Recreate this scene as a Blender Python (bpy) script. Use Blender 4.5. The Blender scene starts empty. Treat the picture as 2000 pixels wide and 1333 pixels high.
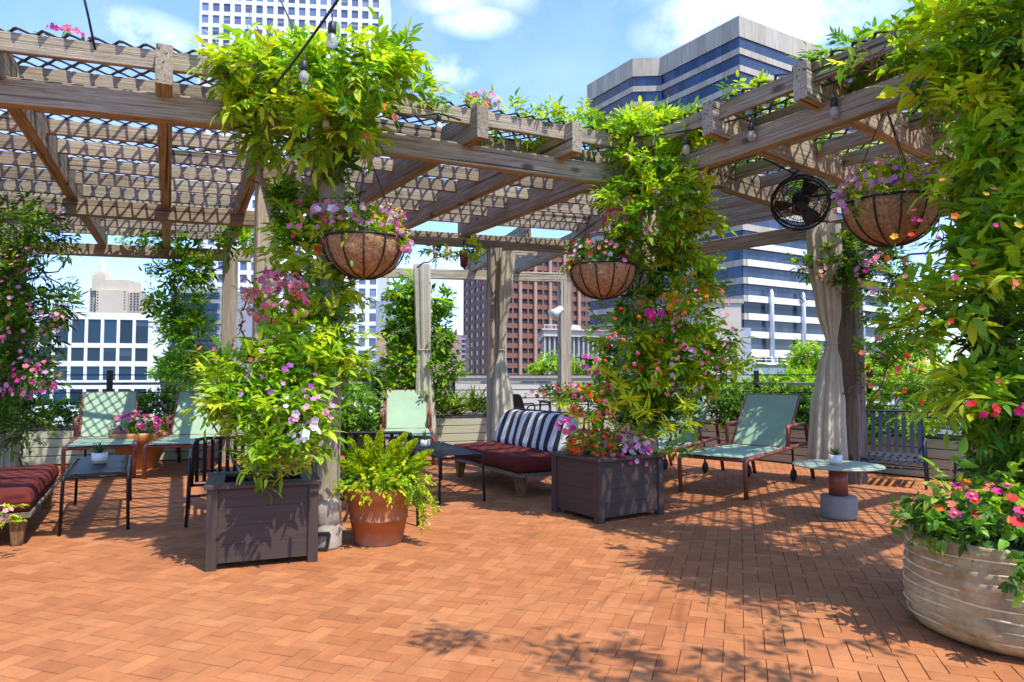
import bpy, math, random
import numpy as np
from mathutils import Vector, Matrix
random.seed(7); RNG = np.random.default_rng(11)
S = bpy.context.scene
COL = S.collection
R = math.radians

# ------------------------------------------------------------------ camera
EYE = 1.4; FPX = 1333.0
PITCH = math.atan((735 - 666.5) / FPX)
cam = bpy.data.cameras.new('camera'); camo = bpy.data.objects.new('camera', cam); COL.objects.link(camo)
camo.location = (0, 0, EYE); camo.rotation_euler = (math.pi / 2 + PITCH, 0, 0)
cam.sensor_width = 36; cam.lens = 36 * FPX / 2000; cam.clip_start = 0.05; cam.clip_end = 9000
S.camera = camo
CP, SP = math.cos(PITCH), math.sin(PITCH)
def ray(px, py):
    x = (px - 1000) / FPX; y = (666.5 - py) / FPX
    return x, CP - y * SP, SP + y * CP
def atz(px, py, z):
    a, b, c = ray(px, py); t = (z - EYE) / c
    return Vector((a * t, b * t, z))
def at(px, py, Y):
    a, b, c = ray(px, py); t = Y / b
    return Vector((a * t, Y, EYE + c * t))
def G(px, py): return atz(px, py, 0)

# ------------------------------------------------------------------ bookkeeping
def empty(name, loc=(0, 0, 0), rz=0):
    o = bpy.data.objects.new(name, None); COL.objects.link(o)
    o.location = loc; o.rotation_euler = (0, 0, rz); o.empty_display_size = .1
    return o
def tag(o, label=None, cat=None, group=None, kind=None):
    if label: o['label'] = label
    if cat: o['category'] = cat
    if group: o['group'] = group
    if kind: o['kind'] = kind
    return o
def thing(name, label, cat, loc=(0, 0, 0), rz=0, group=None):
    return tag(empty(name, loc, rz), label, cat, group)
def kids(o): return [c for c in COL.objects if c.parent == o]
def copy_tree(o, parent=None):
    c = o.copy(); COL.objects.link(c); c.parent = parent
    for ch in kids(o): copy_tree(ch, c)
    return c
def origin_of(o):
    v = Vector((0, 0, 0))
    while o is not None:
        v += o.location; o = o.parent
    return v
def link_mesh(name, verts, faces, mat, parent=None, smooth=False, local=False, gc=None, col=None, loops=None):
    """verts Nx3; faces list of tuples, or (loop_index array, sizes array) in loops"""
    me = bpy.data.meshes.new(name)
    V = np.asarray(verts, dtype=np.float32).reshape(-1, 3)
    if parent is not None and not local:
        V = V - np.array(origin_of(parent), dtype=np.float32)
    if loops is None:
        sizes = np.fromiter((len(f) for f in faces), dtype=np.int32, count=len(faces))
        li = np.fromiter((i for f in faces for i in f), dtype=np.int32)
    else:
        li, sizes = loops
    me.vertices.add(len(V)); me.vertices.foreach_set('co', np.ascontiguousarray(V).ravel())
    me.loops.add(len(li)); me.loops.foreach_set('vertex_index', np.ascontiguousarray(li, dtype=np.int32))
    me.polygons.add(len(sizes))
    st = np.zeros(len(sizes), dtype=np.int32); st[1:] = np.cumsum(sizes)[:-1]
    me.polygons.foreach_set('loop_start', st)
    me.polygons.foreach_set('loop_total', np.ascontiguousarray(sizes, dtype=np.int32))
    me.polygons.foreach_set('use_smooth', np.full(len(sizes), bool(smooth)))
    if gc is not None:
        a = me.attributes.new('gc', 'FLOAT_VECTOR', 'POINT'); a.data.foreach_set('vector', np.asarray(gc, dtype=np.float32).ravel())
    if col is not None:
        c = np.ones((len(V), 4), dtype=np.float32); c[:, :3] = col
        a = me.attributes.new('col', 'FLOAT_COLOR', 'POINT'); a.data.foreach_set('color', c.ravel())
    me.materials.append(mat); me.update(calc_edges=True); me.validate()
    o = bpy.data.objects.new(name, me); COL.objects.link(o)
    if parent is not None: o.parent = parent
    return o

class MB:
    """collects shapes; build() links them as one mesh object"""
    def __init__(self): self.v = []; self.f = []; self.g = []
    def add(self, vs, fs, gs=None):
        n = len(self.v); self.v += [tuple(p) for p in vs]
        self.f += [tuple(i + n for i in f) for f in fs]
        if gs is None:
            r = (random.uniform(0, 90), random.uniform(0, 90), 0)
            gs = [(p[0] + r[0], p[1] + r[1], p[2]) for p in vs]
        self.g += [tuple(p) for p in gs]
        return self
    def bar(self, p0, p1, w, h, up=(0, 0, 1), c=None, w1=None, h1=None):
        """beam from p0 to p1, chamfered; w across, h along up"""
        p0, p1 = Vector(p0), Vector(p1); d = p1 - p0; L = d.length; d.normalize(); up = Vector(up)
        s = d.cross(up)
        if s.length < 1e-5: s = d.cross(Vector((0, 1, 0)))
        s.normalize(); u = s.cross(d).normalized()
        c = min(w, h) * .09 if c is None else c
        w1 = w if w1 is None else w1; h1 = h if h1 is None else h1
        def ring(W, H):
            a, b = W / 2, H / 2
            return [(-a, -b + c), (-a + c, -b), (a - c, -b), (a, -b + c), (a, b - c), (a - c, b), (-a + c, b), (-a, b - c)]
        r0, r1 = ring(w, h), ring(w1, h1); ro = (random.uniform(0, 60), random.uniform(0, 9), random.uniform(0, 9))
        vs = [p0 + s * a + u * b for a, b in r0] + [p1 + s * a + u * b for a, b in r1]
        gs = [(ro[0], ro[1] + a, ro[2] + b) for a, b in r0] + [(ro[0] + L, ro[1] + a, ro[2] + b) for a, b in r1]
        fs = [(i, (i + 1) % 8, 8 + (i + 1) % 8, 8 + i) for i in range(8)] + [tuple(range(7, -1, -1)), tuple(range(8, 16))]
        return self.add(vs, fs, gs)
    def box(self, lo, hi, M=None, c=.004):
        lo, hi = Vector(lo), Vector(hi); m = (lo + hi) / 2; d = hi - lo
        n0 = len(self.v)
        k = max(range(3), key=lambda i: d[i])
        if k == 0: self.bar((lo.x, m.y, m.z), (hi.x, m.y, m.z), d.y, d.z, (0, 0, 1), c)
        elif k == 1: self.bar((m.x, lo.y, m.z), (m.x, hi.y, m.z), d.x, d.z, (0, 0, 1), c)
        else: self.bar((m.x, m.y, lo.z), (m.x, m.y, hi.z), d.x, d.y, (0, 1, 0), c)
        if M is not None:
            for i in range(n0, len(self.v)): self.v[i] = tuple(M @ Vector(self.v[i]))
        return self
    def tube(self, pts, r, n=8, caps=True, closed=False):
        pts = [Vector(p) for p in pts]; m = len(pts)
        rs = r if isinstance(r, (list, tuple)) else [r] * m
        T = []
        for i in range(m):
            if closed: t = pts[(i + 1) % m] - pts[i - 1]
            else: t = pts[min(i + 1, m - 1)] - pts[max(i - 1, 0)]
            T.append(t.normalized())
        a = Vector((0, 0, 1)) if abs(T[0].z) < .9 else Vector((1, 0, 0))
        nrm = (a - T[0] * a.dot(T[0])).normalized()
        vs, gs, L = [], [], 0
        for i in range(m):
            nrm = (nrm - T[i] * nrm.dot(T[i])).normalized(); b = T[i].cross(nrm)
            if i: L += (pts[i] - pts[i - 1]).length
            for k in range(n):
                an = 2 * math.pi * k / n
                vs.append(pts[i] + (nrm * math.cos(an) + b * math.sin(an)) * rs[i]); gs.append((L, math.cos(an) * .3, math.sin(an) * .3))
        fs = []
        for i in range(m if closed else m - 1):
            j = (i + 1) % m
            for k in range(n):
                fs.append((i * n + k, i * n + (k + 1) % n, j * n + (k + 1) % n, j * n + k))
        if caps and not closed: fs += [tuple(range(n - 1, -1, -1)), tuple((m - 1) * n + k for k in range(n))]
        return self.add(vs, fs, gs)
    def lathe(self, c, prof, n=32, wob=None):
        """prof list of (r,z) from bottom to top, revolved about vertical axis at c"""
        c = Vector(c); vs, gs = [], []
        for i, (r, z) in enumerate(prof):
            for k in range(n):
                a = 2 * math.pi * k / n
                q = wob(a, i) if wob else (0, 0)
                vs.append(c + Vector((math.cos(a) * (r + q[0]), math.sin(a) * (r + q[0]), z + q[1]))); gs.append((math.cos(a) * r, math.sin(a) * r, z))
        fs = [(i * n + k, i * n + (k + 1) % n, (i + 1) * n + (k + 1) % n, (i + 1) * n + k) for i in range(len(prof) - 1) for k in range(n)]
        if prof[0][0] > 1e-4: fs.append(tuple(range(n - 1, -1, -1)))
        if prof[-1][0] > 1e-4: fs.append(tuple((len(prof) - 1) * n + k for k in range(n)))
        return self.add(vs, fs, gs)
    def grid(self, P, close_u=False):
        """P[i][j] points"""
        a, b = len(P), len(P[0]); vs = [p for r in P for p in r]
        fs = [(i * b + j, i * b + (j + 1) % b, (i + 1) * b + (j + 1) % b, (i + 1) * b + j) for i in range(a - 1) for j in range(b if close_u else b - 1)]
        gs = [(j * .05, i * .05, 0) for i in range(a) for j in range(b)]
        return self.add(vs, fs, gs)
    def build(self, name, mat, parent=None, smooth=False, local=False):
        return link_mesh(name, self.v, self.f, mat, parent, smooth, local, gc=self.g)

def arc(p, q, r, k=5):
    """polyline through points in q with rounded corners radius r: q list of points"""
    pts = [Vector(x) for x in q]; out = [pts[0]]
    for i in range(1, len(pts) - 1):
        a, b, c = pts[i - 1], pts[i], pts[i + 1]
        d0, d1 = (a - b).normalized(), (c - b).normalized(); rr = min(r, (a - b).length * .45, (c - b).length * .45)
        s, e = b + d0 * rr, b + d1 * rr
        for t in range(k + 1):
            t /= k; out.append((1 - t) ** 2 * s + 2 * t * (1 - t) * b + t * t * e)
    out.append(pts[-1]); return out

# ------------------------------------------------------------------ materials
def new_mat(name):
    m = bpy.data.materials.new(name); m.use_nodes = True; nt = m.node_tree
    for n in list(nt.nodes):
        if n.type != 'OUTPUT_MATERIAL': nt.nodes.remove(n)
    out = [n for n in nt.nodes if n.type == 'OUTPUT_MATERIAL'][0]
    b = nt.nodes.new('ShaderNodeBsdfPrincipled'); nt.links.new(b.outputs[0], out.inputs[0])
    return m, nt, b, out
def N(nt, t, **k):
    n = nt.nodes.new(t)
    for a, v in k.items():
        if a in n.inputs: n.inputs[a].default_value = v
        else: setattr(n, a, v)
    return n
def ramp(nt, fac, stops):
    n = nt.nodes.new('ShaderNodeValToRGB'); e = n.color_ramp.elements
    while len(e) < len(stops): e.new(.5)
    for i, (p, c) in enumerate(stops): e[i].position = p; e[i].color = (*c, 1)
    nt.links.new(fac, n.inputs[0]); return n.outputs[0]
def coord(nt, scale=(1, 1, 1), attr='gc'):
    if attr == 'obj': v = nt.nodes.new('ShaderNodeTexCoord').outputs['Object']
    else:
        a = nt.nodes.new('ShaderNodeAttribute'); a.attribute_name = attr; v = a.outputs['Vector']
    m = nt.nodes.new('ShaderNodeMapping'); m.inputs['Scale'].default_value = scale
    nt.links.new(v, m.inputs[0]); return m.outputs[0]
def noise(nt, vec, scale=5, detail=4, rough=.6, out='Fac'):
    n = N(nt, 'ShaderNodeTexNoise', Scale=scale, Detail=detail, Roughness=rough); nt.links.new(vec, n.inputs['Vector'])
    return n.outputs[0 if out == 'Fac' else 1]
def bump(nt, b, h, strength=.3, dist=.01):
    n = N(nt, 'ShaderNodeBump', Strength=strength, Distance=dist); nt.links.new(h, n.inputs['Height']); nt.links.new(n.outputs[0], b.inputs['Normal'])
def mixc(nt, fac, a, b, mode='MIX'):
    n = nt.nodes.new('ShaderNodeMix'); n.data_type = 'RGBA'; n.blend_type = mode
    for s, v in ((n.inputs[0], fac), (n.inputs[6], a), (n.inputs[7], b)):
        if isinstance(v, (int, float)): s.default_value = v
        elif isinstance(v, tuple): s.default_value = (*v, 1)
        else: nt.links.new(v, s)
    return n.outputs[2]

def simple(name, c, rough=.5, var=.18, scale=6, metal=0, bmp=.15, attr='gc', spec=.5, coat=0, stretch=(1, 1, 1), dist=.004):
    m, nt, b, out = new_mat(name)
    v = coord(nt, stretch, attr); f = noise(nt, v, scale, 5, .65)
    lo = tuple(x * (1 - var) for x in c); hi = tuple(min(1, x * (1 + var)) for x in c)
    nt.links.new(ramp(nt, f, [(.3, lo), (.7, hi)]), b.inputs['Base Color'])
    b.inputs['Roughness'].default_value = rough; b.inputs['Metallic'].default_value = metal
    b.inputs['Specular IOR Level'].default_value = spec; b.inputs['Coat Weight'].default_value = coat
    if bmp: bump(nt, b, noise(nt, v, scale * 7, 4, .6), bmp, dist)
    return m

def wood_mat(name, dark, light, stain):
    m, nt, b, out = new_mat(name)
    v = coord(nt, (1.1, 24, 24)); g = noise(nt, v, 2.2, 8, .72)
    v2 = coord(nt, (.35, 60, 60)); fine = noise(nt, v2, 3, 4, .7)
    v3 = coord(nt, (.9, 2.2, 2.2)); big = noise(nt, v3, 1.7, 4, .6)
    c = ramp(nt, g, [(.28, dark), (.5, tuple((a + 2 * q) / 3 for a, q in zip(dark, light))), (.72, light)])
    c = mixc(nt, ramp(nt, fine, [(.33, (.8,) * 3), (.5, (0,) * 3)]), c, tuple(x * .35 for x in dark))
    c = mixc(nt, ramp(nt, big, [(.5, (0,) * 3), (.72, (.75,) * 3)]), c, stain)
    per = noise(nt, coord(nt, (.03, .55, .55)), 1.0, 1); c = mixc(nt, 1., c, ramp(nt, per, [(.3, (.66, .64, .62)), (.5, (.95, .95, .95)), (.7, (1.12, 1.12, 1.1))]), 'MULTIPLY')     # board to board
    kn = N(nt, 'ShaderNodeTexVoronoi', Scale=1.0); nt.links.new(coord(nt, (1.7, 3.5, 3.5)), kn.inputs['Vector'])
    c = mixc(nt, ramp(nt, kn.outputs['Distance'], [(.07, (.8,) * 3), (.15, (0,) * 3)]), c, tuple(x * .4 for x in dark))     # knots
    crk = noise(nt, coord(nt, (.22, 22, 22)), 1.6, 3, .5); cm = ramp(nt, crk, [(.60, (0,) * 3), (.66, (.85,) * 3)]); c = mixc(nt, cm, c, tuple(x * .22 for x in dark))     # checks along the grain
    nt.links.new(c, b.inputs['Base Color']); b.inputs['Roughness'].default_value = .85; b.inputs['Specular IOR Level'].default_value = .2
    bump(nt, b, fine, .8, .008)
    return m

def col_mat(name, rough=.5, transl=0., spec=.4, tint=(1.12, 1.22, .5), nz=0., nscale=8, bmp=0):
    """colour from the per-point 'col' attribute"""
    m, nt, b, out = new_mat(name)
    a = nt.nodes.new('ShaderNodeAttribute'); a.attribute_name = 'col'; c = a.outputs['Color']
    if nz:
        v = nt.nodes.new('ShaderNodeTexCoord').outputs['Object']
        f = noise(nt, v, nscale, 6, .65); c = mixc(nt, 1., c, ramp(nt, f, [(.28, (1 - nz,) * 3), (.72, (1 + nz,) * 3)]), 'MULTIPLY')
        if bmp: bump(nt, b, noise(nt, v, nscale * 12, 5, .7), bmp, .004)
    nt.links.new(c, b.inputs['Base Color']); b.inputs['Roughness'].default_value = rough; b.inputs['Specular IOR Level'].default_value = spec
    if transl:
        t = nt.nodes.new('ShaderNodeBsdfTranslucent'); nt.links.new(mixc(nt, 1., c, tint, 'MULTIPLY'), t.inputs[0])
        x = nt.nodes.new('ShaderNodeMixShader'); x.inputs[0].default_value = transl
        nt.links.new(b.outputs[0], x.inputs[1]); nt.links.new(t.outputs[0], x.inputs[2]); nt.links.new(x.outputs[0], out.inputs[0])
    return m

def glass_band(name, base, var, scale_u, rough=.06, spec=1.0):
    """tinted facade glazing split in panels along the gc u axis"""
    m, nt, b, out = new_mat(name)
    v = coord(nt, (scale_u, .0, .0))
    w = N(nt, 'ShaderNodeTexVoronoi', Scale=1.0); w.voronoi_dimensions = '1D'
    sx = nt.nodes.new('ShaderNodeSeparateXYZ'); nt.links.new(v, sx.inputs[0]); nt.links.new(sx.outputs[0], w.inputs['W'])
    w.inputs['Randomness'].default_value = .25
    c = ramp(nt, w.outputs['Color'], [(.1, tuple(x * (1 - var) for x in base)), (.9, tuple(x * (1 + var) for x in base))])
    e = N(nt, 'ShaderNodeTexVoronoi', Scale=1.0); e.voronoi_dimensions = '1D'; e.feature = 'DISTANCE_TO_EDGE'; nt.links.new(sx.outputs[0], e.inputs['W']); e.inputs['Randomness'].default_value = .25
    c = mixc(nt, ramp(nt, e.outputs['Distance'], [(.0, (1,) * 3), (.06, (0,) * 3)]), c, tuple(x * .35 for x in base))
    nt.links.new(c, b.inputs['Base Color']); b.inputs['Roughness'].default_value = rough; b.inputs['Specular IOR Level'].default_value = spec
    n2 = noise(nt, coord(nt, (.4, .4, .4)), 1.0, 2); bump(nt, b, n2, .06, .3)
    return m

def panels():
    m, nt, b, out = new_mat('tan_concrete_panel'); v = coord(nt, (.42, 0, 0)); sx = nt.nodes.new('ShaderNodeSeparateXYZ'); nt.links.new(v, sx.inputs[0])
    fr = N(nt, 'ShaderNodeMath', operation='FRACT'); nt.links.new(sx.outputs[0], fr.inputs[0])
    wn = N(nt, 'ShaderNodeTexWhiteNoise'); wn.noise_dimensions = '1D'; fl = N(nt, 'ShaderNodeMath', operation='FLOOR'); nt.links.new(sx.outputs[0], fl.inputs[0]); nt.links.new(fl.outputs[0], wn.inputs['W'])
    st = noise(nt, coord(nt, (1.2, .10, 1)), 1.4, 5, .7)
    c = ramp(nt, wn.outputs['Value'], [(0, (.40, .335, .25)), (1, (.52, .45, .35))])
    c = mixc(nt, ramp(nt, st, [(.45, (0,) * 3), (.75, (.7,) * 3)]), c, (.27, .215, .155))
    c = mixc(nt, ramp(nt, fr.outputs[0], [(.0, (.8,) * 3), (.05, (0,) * 3)]), c, (.16, .13, .10))
    nt.links.new(c, b.inputs['Base Color']); b.inputs['Roughness'].default_value = .85; return m
def win_mat(name, c, blind):
    # each pane differs: some blinds half down, some rooms lighter
    m, nt, b, out = new_mat(name); oi = nt.nodes.new('ShaderNodeObjectInfo'); rnd = oi.outputs['Random']
    tc = nt.nodes.new('ShaderNodeTexCoord'); sx = nt.nodes.new('ShaderNodeSeparateXYZ'); nt.links.new(tc.outputs['Generated'], sx.inputs[0])
    base = ramp(nt, rnd, [(0, tuple(x * .6 for x in c)), (.6, c), (1, tuple(x * 1.7 for x in c))])
    wn = N(nt, 'ShaderNodeTexWhiteNoise'); wn.noise_dimensions = '1D'; nt.links.new(rnd, wn.inputs['W'])
    th = N(nt, 'ShaderNodeMath', operation='MULTIPLY_ADD'); nt.links.new(wn.outputs['Value'], th.inputs[0]); th.inputs[1].default_value = 1.6; th.inputs[2].default_value = .35
    gt = N(nt, 'ShaderNodeMath', operation='GREATER_THAN'); nt.links.new(sx.outputs[2], gt.inputs[0]); nt.links.new(th.outputs[0], gt.inputs[1])
    m2 = N(nt, 'ShaderNodeMath', operation='MULTIPLY'); nt.links.new(gt.outputs[0], m2.inputs[0]); m2.inputs[1].default_value = .7
    nt.links.new(mixc(nt, m2.outputs[0], base, blind), b.inputs['Base Color']); b.inputs['Roughness'].default_value = .1; b.inputs['Specular IOR Level'].default_value = .4; return m
def joint_mat():
    m, nt, b, out = new_mat('joint_sand'); v = coord(nt, (1, 1, 1), 'obj'); f = noise(nt, v, 1.6, 7, .7); g = noise(nt, v, 30, 4, .7)
    c = ramp(nt, g, [(.3, (.08, .042, .024)), (.7, (.22, .11, .055))]); c = mixc(nt, ramp(nt, f, [(.5, (0,) * 3), (.66, (.85,) * 3)]), c, (.075, .085, .022))
    nt.links.new(c, b.inputs['Base Color']); b.inputs['Roughness'].default_value = .95; return m
def linen():
    m, nt, b, out = new_mat('cream_linen'); v = coord(nt, (1, 1, 1), 'obj'); f = noise(nt, v, 3, 6, .7); sx = nt.nodes.new('ShaderNodeSeparateXYZ'); nt.links.new(v, sx.inputs[0])
    c = ramp(nt, f, [(.3, (.60, .55, .41)), (.65, (.76, .72, .58))])
    ad = N(nt, 'ShaderNodeMath', operation='MULTIPLY_ADD'); nt.links.new(f, ad.inputs[0]); ad.inputs[1].default_value = -.5; nt.links.new(sx.outputs[2], ad.inputs[2])
    c = mixc(nt, ramp(nt, ad.outputs[0], [(.0, (.7,) * 3), (.16, (0,) * 3)]), c, (.42, .28, .17))      # soiled hem
    nt.links.new(c, b.inputs['Base Color']); b.inputs['Roughness'].default_value = .95; bump(nt, b, noise(nt, coord(nt, (3, 3, 1), 'obj'), 9, 5, .7), .6, .02)
    t = nt.nodes.new('ShaderNodeBsdfTranslucent'); nt.links.new(c, t.inputs[0]); x = nt.nodes.new('ShaderNodeMixShader'); x.inputs[0].default_value = .4
    nt.links.new(b.outputs[0], x.inputs[1]); nt.links.new(t.outputs[0], x.inputs[2]); nt.links.new(x.outputs[0], out.inputs[0]); return m
def stained_clay():
    m, nt, b, out = new_mat('terracotta'); v = coord(nt, (1, 1, 1), 'obj'); f = noise(nt, v, 4, 6, .65); g = noise(nt, v, 9, 6, .7)
    c = ramp(nt, f, [(.3, (.30, .085, .022)), (.7, (.44, .145, .045))])
    sx = nt.nodes.new('ShaderNodeSeparateXYZ'); nt.links.new(v, sx.inputs[0])
    ad = nt.nodes.new('ShaderNodeMath'); ad.operation = 'MULTIPLY_ADD'; nt.links.new(g, ad.inputs[0]); ad.inputs[1].default_value = .35; nt.links.new(sx.outputs[2], ad.inputs[2])
    c = mixc(nt, ramp(nt, ad.outputs[0], [(.17, (.75,) * 3), (.30, (0,) * 3)]), c, (.36, .25, .18))     # mineral bloom round the foot
    nt.links.new(c, b.inputs['Base Color']); b.inputs['Roughness'].default_value = .6; bump(nt, b, g, .2, .004); return m
def brick_mat():
    m = col_mat('clay_paver', .85, 0, .18, nz=.2, nscale=7, bmp=.45); nt = m.node_tree; b = [n for n in nt.nodes if n.type == 'BSDF_PRINCIPLED'][0]
    src = b.inputs['Base Color'].links[0].from_socket; v = nt.nodes.new('ShaderNodeTexCoord').outputs['Object']
    f = noise(nt, v, .9, 6, .62); g = noise(nt, v, 2.6, 7, .7); h = noise(nt, v, 22, 4, .7)
    c = mixc(nt, ramp(nt, f, [(.42, (0,) * 3), (.7, (.4,) * 3)]), src, (.45, .20, .08))     # worn, sandy patches
    c = mixc(nt, ramp(nt, g, [(.52, (0,) * 3), (.74, (.45,) * 3)]), c, (.23, .075, .032))       # darker fired and stained bricks
    c = mixc(nt, ramp(nt, h, [(.60, (0,) * 3), (.72, (.45,) * 3)]), c, (.16, .07, .035))       # grime specks
    nt.links.new(c, b.inputs['Base Color']); return m
M = {}
M['wood'] = wood_mat('weathered_timber', (.14, .108, .068), (.58, .50, .355), (.27, .195, .115))
M['wood_post'] = wood_mat('post_timber', (.20, .16, .115), (.58, .51, .39), (.33, .25, .165))
M['wood_dark'] = wood_mat('brown_base_shaded_post_timber', (.085, .062, .045), (.30, .24, .18), (.16, .11, .072))
M['leg_wood'] = wood_mat('oak_leg', (.12, .058, .022), (.32, .175, .075), (.2, .10, .04))
M['lattice'] = simple('dark_lattice', (.055, .042, .034), .7, .3, 9)
M['leaf'] = col_mat('leaf', .5, .48, .3)
M['petal'] = col_mat('petal', .6, .3, .3, tint=(1.1, 1.0, 1.1))
M['brick'] = brick_mat()
M['stem'] = simple('vine_stem', (.17, .11, .065), .85, .35, 14, bmp=.5)
M['joint'] = joint_mat()
M['box'] = simple('brown_planter_board', (.062, .043, .034), .6, .2, 3, bmp=.35, spec=.25, stretch=(.6, 20, 20))
M['soil'] = simple('potting_soil', (.035, .024, .017), .95, .5, 25, bmp=1., dist=.02)
M['terracotta'] = stained_clay()
M['terracotta_bright'] = simple('glazed_orange_terracotta', (.50, .19, .05), .45, .2, 6)
M['green_sling'] = simple('sage_mesh_fabric', (.27, .385, .245), .75, .1, 3, bmp=.5, attr='obj', stretch=(1, 1, 1), dist=.002)
M['red_metal'] = simple('brick_red_metal', (.23, .062, .04), .42, .08, 5, bmp=.04)
M['black_metal'] = simple('anthracite_metal', (.014, .015, .017), .5, .2, 6, bmp=.06, spec=.3)
M['blue_metal'] = simple('slate_blue_metal', (.03, .04, .068), .5, .15, 6, bmp=.06, spec=.25)
M['red_fabric'] = simple('rust_red_fabric', (.125, .022, .017), .92, .2, 3, bmp=.6, spec=.15, attr='obj')
M['steel'] = simple('galvanised_steel', (.3, .3, .3), .45, .1, 6, metal=.6)
M['white_pot'] = simple('white_ceramic', (.72, .70, .66), .5, .05, 6)
M['cork'] = simple('cork_base', (.48, .30, .16), .8, .2, 20)
M['concrete'] = simple('grey_concrete', (.225, .215, .19), .85, .12, 7, bmp=.35)
M['sage_top'] = simple('sage_table_top', (.31, .36, .25), .5, .07, 3, attr='obj')
M['linen'] = linen()
M['siding'] = simple('pale_green_siding', (.40, .40, .26), .7, .12, 4, bmp=.25, stretch=(.5, 8, 8))
M['black_trim'] = simple('black_trim', (.03, .032, .03), .5, .2, 6)
M['cable'] = simple('dark_cable', (.02, .025, .022), .5, .2, 6)
M['cord'] = simple('white_cord', (.62, .6, .55), .7, .1, 8)
M['rail_wood'] = wood_mat('grey_rail_timber', (.20, .17, .14), (.46, .42, .36), (.3, .26, .2))
M['stone'] = simple('post_stone_foot', (.34, .29, .23), .9, .25, 9, bmp=.6)
M['white_metal'] = simple('white_metal', (.7, .7, .68), .4, .05, 6)
M['white_wall'] = simple('white_precast', (.76, .76, .74), .7, .04, .2, bmp=0, attr='obj')
M['tower_wall'] = simple('white_tower_cladding', (.76, .76, .75), .6, .03, .1, bmp=0, attr='obj')
M['concrete_panel'] = panels()
M['brick_wall'] = simple('red_brown_cladding', (.235, .105, .075), .8, .12, .3, bmp=0, attr='obj')
M['pink_wall'] = simple('pink_tan_brick', (.42, .255, .185), .85, .08, .4, bmp=0, attr='obj')
M['beige_wall'] = simple('beige_stone', (.52, .44, .34), .85, .08, .4, bmp=0, attr='obj')
M['grey_wall'] = simple('grey_cladding', (.33, .34, .36), .6, .08, .3, bmp=0, attr='obj')
M['deco_wall'] = simple('pale_deco_stone', (.62, .52, .37), .85, .08, .1, bmp=0, attr='obj')
M['gold'] = simple('gilded_spire', (.74, .63, .40), .5, .1, .5, attr='obj')
M['win_grey'] = win_mat('grey_window_glass', (.13, .155, .25), (.30, .32, .36))
M['win_blue'] = win_mat('teal_window_glass', (.010, .036, .07), (.05, .09, .12))
M['win_dark'] = win_mat('dark_window_glass', (.014, .022, .036), (.06, .07, .08))
M['band'] = glass_band('blue_band_glazing', (.018, .042, .098), .5, .55, .1, .5)
M['band_dark'] = glass_band('slate_band_glazing', (.045, .058, .095), .35, .55, .1, .5)
M['asphalt'] = simple('city_ground', (.09, .09, .088), .9, .3, .03, bmp=0, attr='obj')
def bulb_glass():
    m, nt, b, out = new_mat('bulb_glass'); b.inputs['Base Color'].default_value = (.95, .93, .88, 1)
    b.inputs['Transmission Weight'].default_value = .7; b.inputs['Roughness'].default_value = .03; b.inputs['IOR'].default_value = 1.2
    return m
M['bulb'] = bulb_glass()
M['frosted'] = simple('frosted_bulb', (.8, .78, .74), .3, .02, 5, bmp=0)
def stripes():
    m, nt, b, out = new_mat('striped_canvas'); v = coord(nt)
    sx = nt.nodes.new('ShaderNodeSeparateXYZ'); nt.links.new(v, sx.inputs[0])
    a = N(nt, 'ShaderNodeMath', operation='FRACT'); nt.links.new(sx.outputs[0], a.inputs[0])
    f = N(nt, 'ShaderNodeMath', operation='GREATER_THAN'); f.inputs[1].default_value = .5; nt.links.new(a.outputs[0], f.inputs[0])
    nz = noise(nt, coord(nt, (1, 1, 1), 'obj'), 60, 3)
    c = mixc(nt, f.outputs[0], (.72, .72, .74), (.028, .026, .028)); c = mixc(nt, 1., c, ramp(nt, nz, [(.3, (.86,) * 3), (.7, (1,) * 3)]), 'MULTIPLY')
    nt.links.new(c, b.inputs['Base Color']); b.inputs['Roughness'].default_value = .9
    bump(nt, b, noise(nt, coord(nt, (1, 1, 1), 'obj'), 5, 4), .5, .02)
    return m
M['stripes'] = stripes()
def coir():
    m, nt, b, out = new_mat('coir_fibre'); v = coord(nt, (1, 1, 1), 'obj')
    f = noise(nt, v, 38, 8, .8); g = noise(nt, v, 6, 4)
    c = ramp(nt, f, [(.32, (.16, .07, .026)), (.48, (.48, .265, .12)), (.66, (.74, .50, .27))])
    c = mixc(nt, ramp(nt, g, [(.4, (0,) * 3), (.7, (.4,) * 3)]), c, (.25, .10, .035))
    nt.links.new(c, b.inputs['Base Color']); b.inputs['Roughness'].default_value = .95; b.inputs['Specular IOR Level'].default_value = .1
    bump(nt, b, f, 1., .02); return m
M['coir'] = coir()
def ribbed_stone():
    m, nt, b, out = new_mat('weathered_ribbed_stone'); v = coord(nt, (1, 1, 1), 'obj')
    f = noise(nt, v, 5, 7, .72); g = noise(nt, v, 2.2, 5, .6); h = noise(nt, coord(nt, (1, 1, 3), 'obj'), 4, 6, .7)
    c = ramp(nt, f, [(.3, (.17, .105, .038)), (.5, (.38, .275, .12)), (.7, (.54, .43, .23))])
    c = mixc(nt, ramp(nt, g, [(.50, (0,) * 3), (.60, (.7,) * 3)]), c, (.15, .10, .048))
    c = mixc(nt, ramp(nt, h, [(.35, (.4,) * 3), (.55, (0,) * 3)]), c, (.18, .11, .05))
    nt.links.new(c, b.inputs['Base Color']); b.inputs['Roughness'].default_value = .75; bump(nt, b, f, .4, .012); return m
M['ribbed'] = ribbed_stone()
M['rib_edge'] = simple('pale_rib_edge', (.60, .50, .31), .8, .25, 12, bmp=.3)
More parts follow.
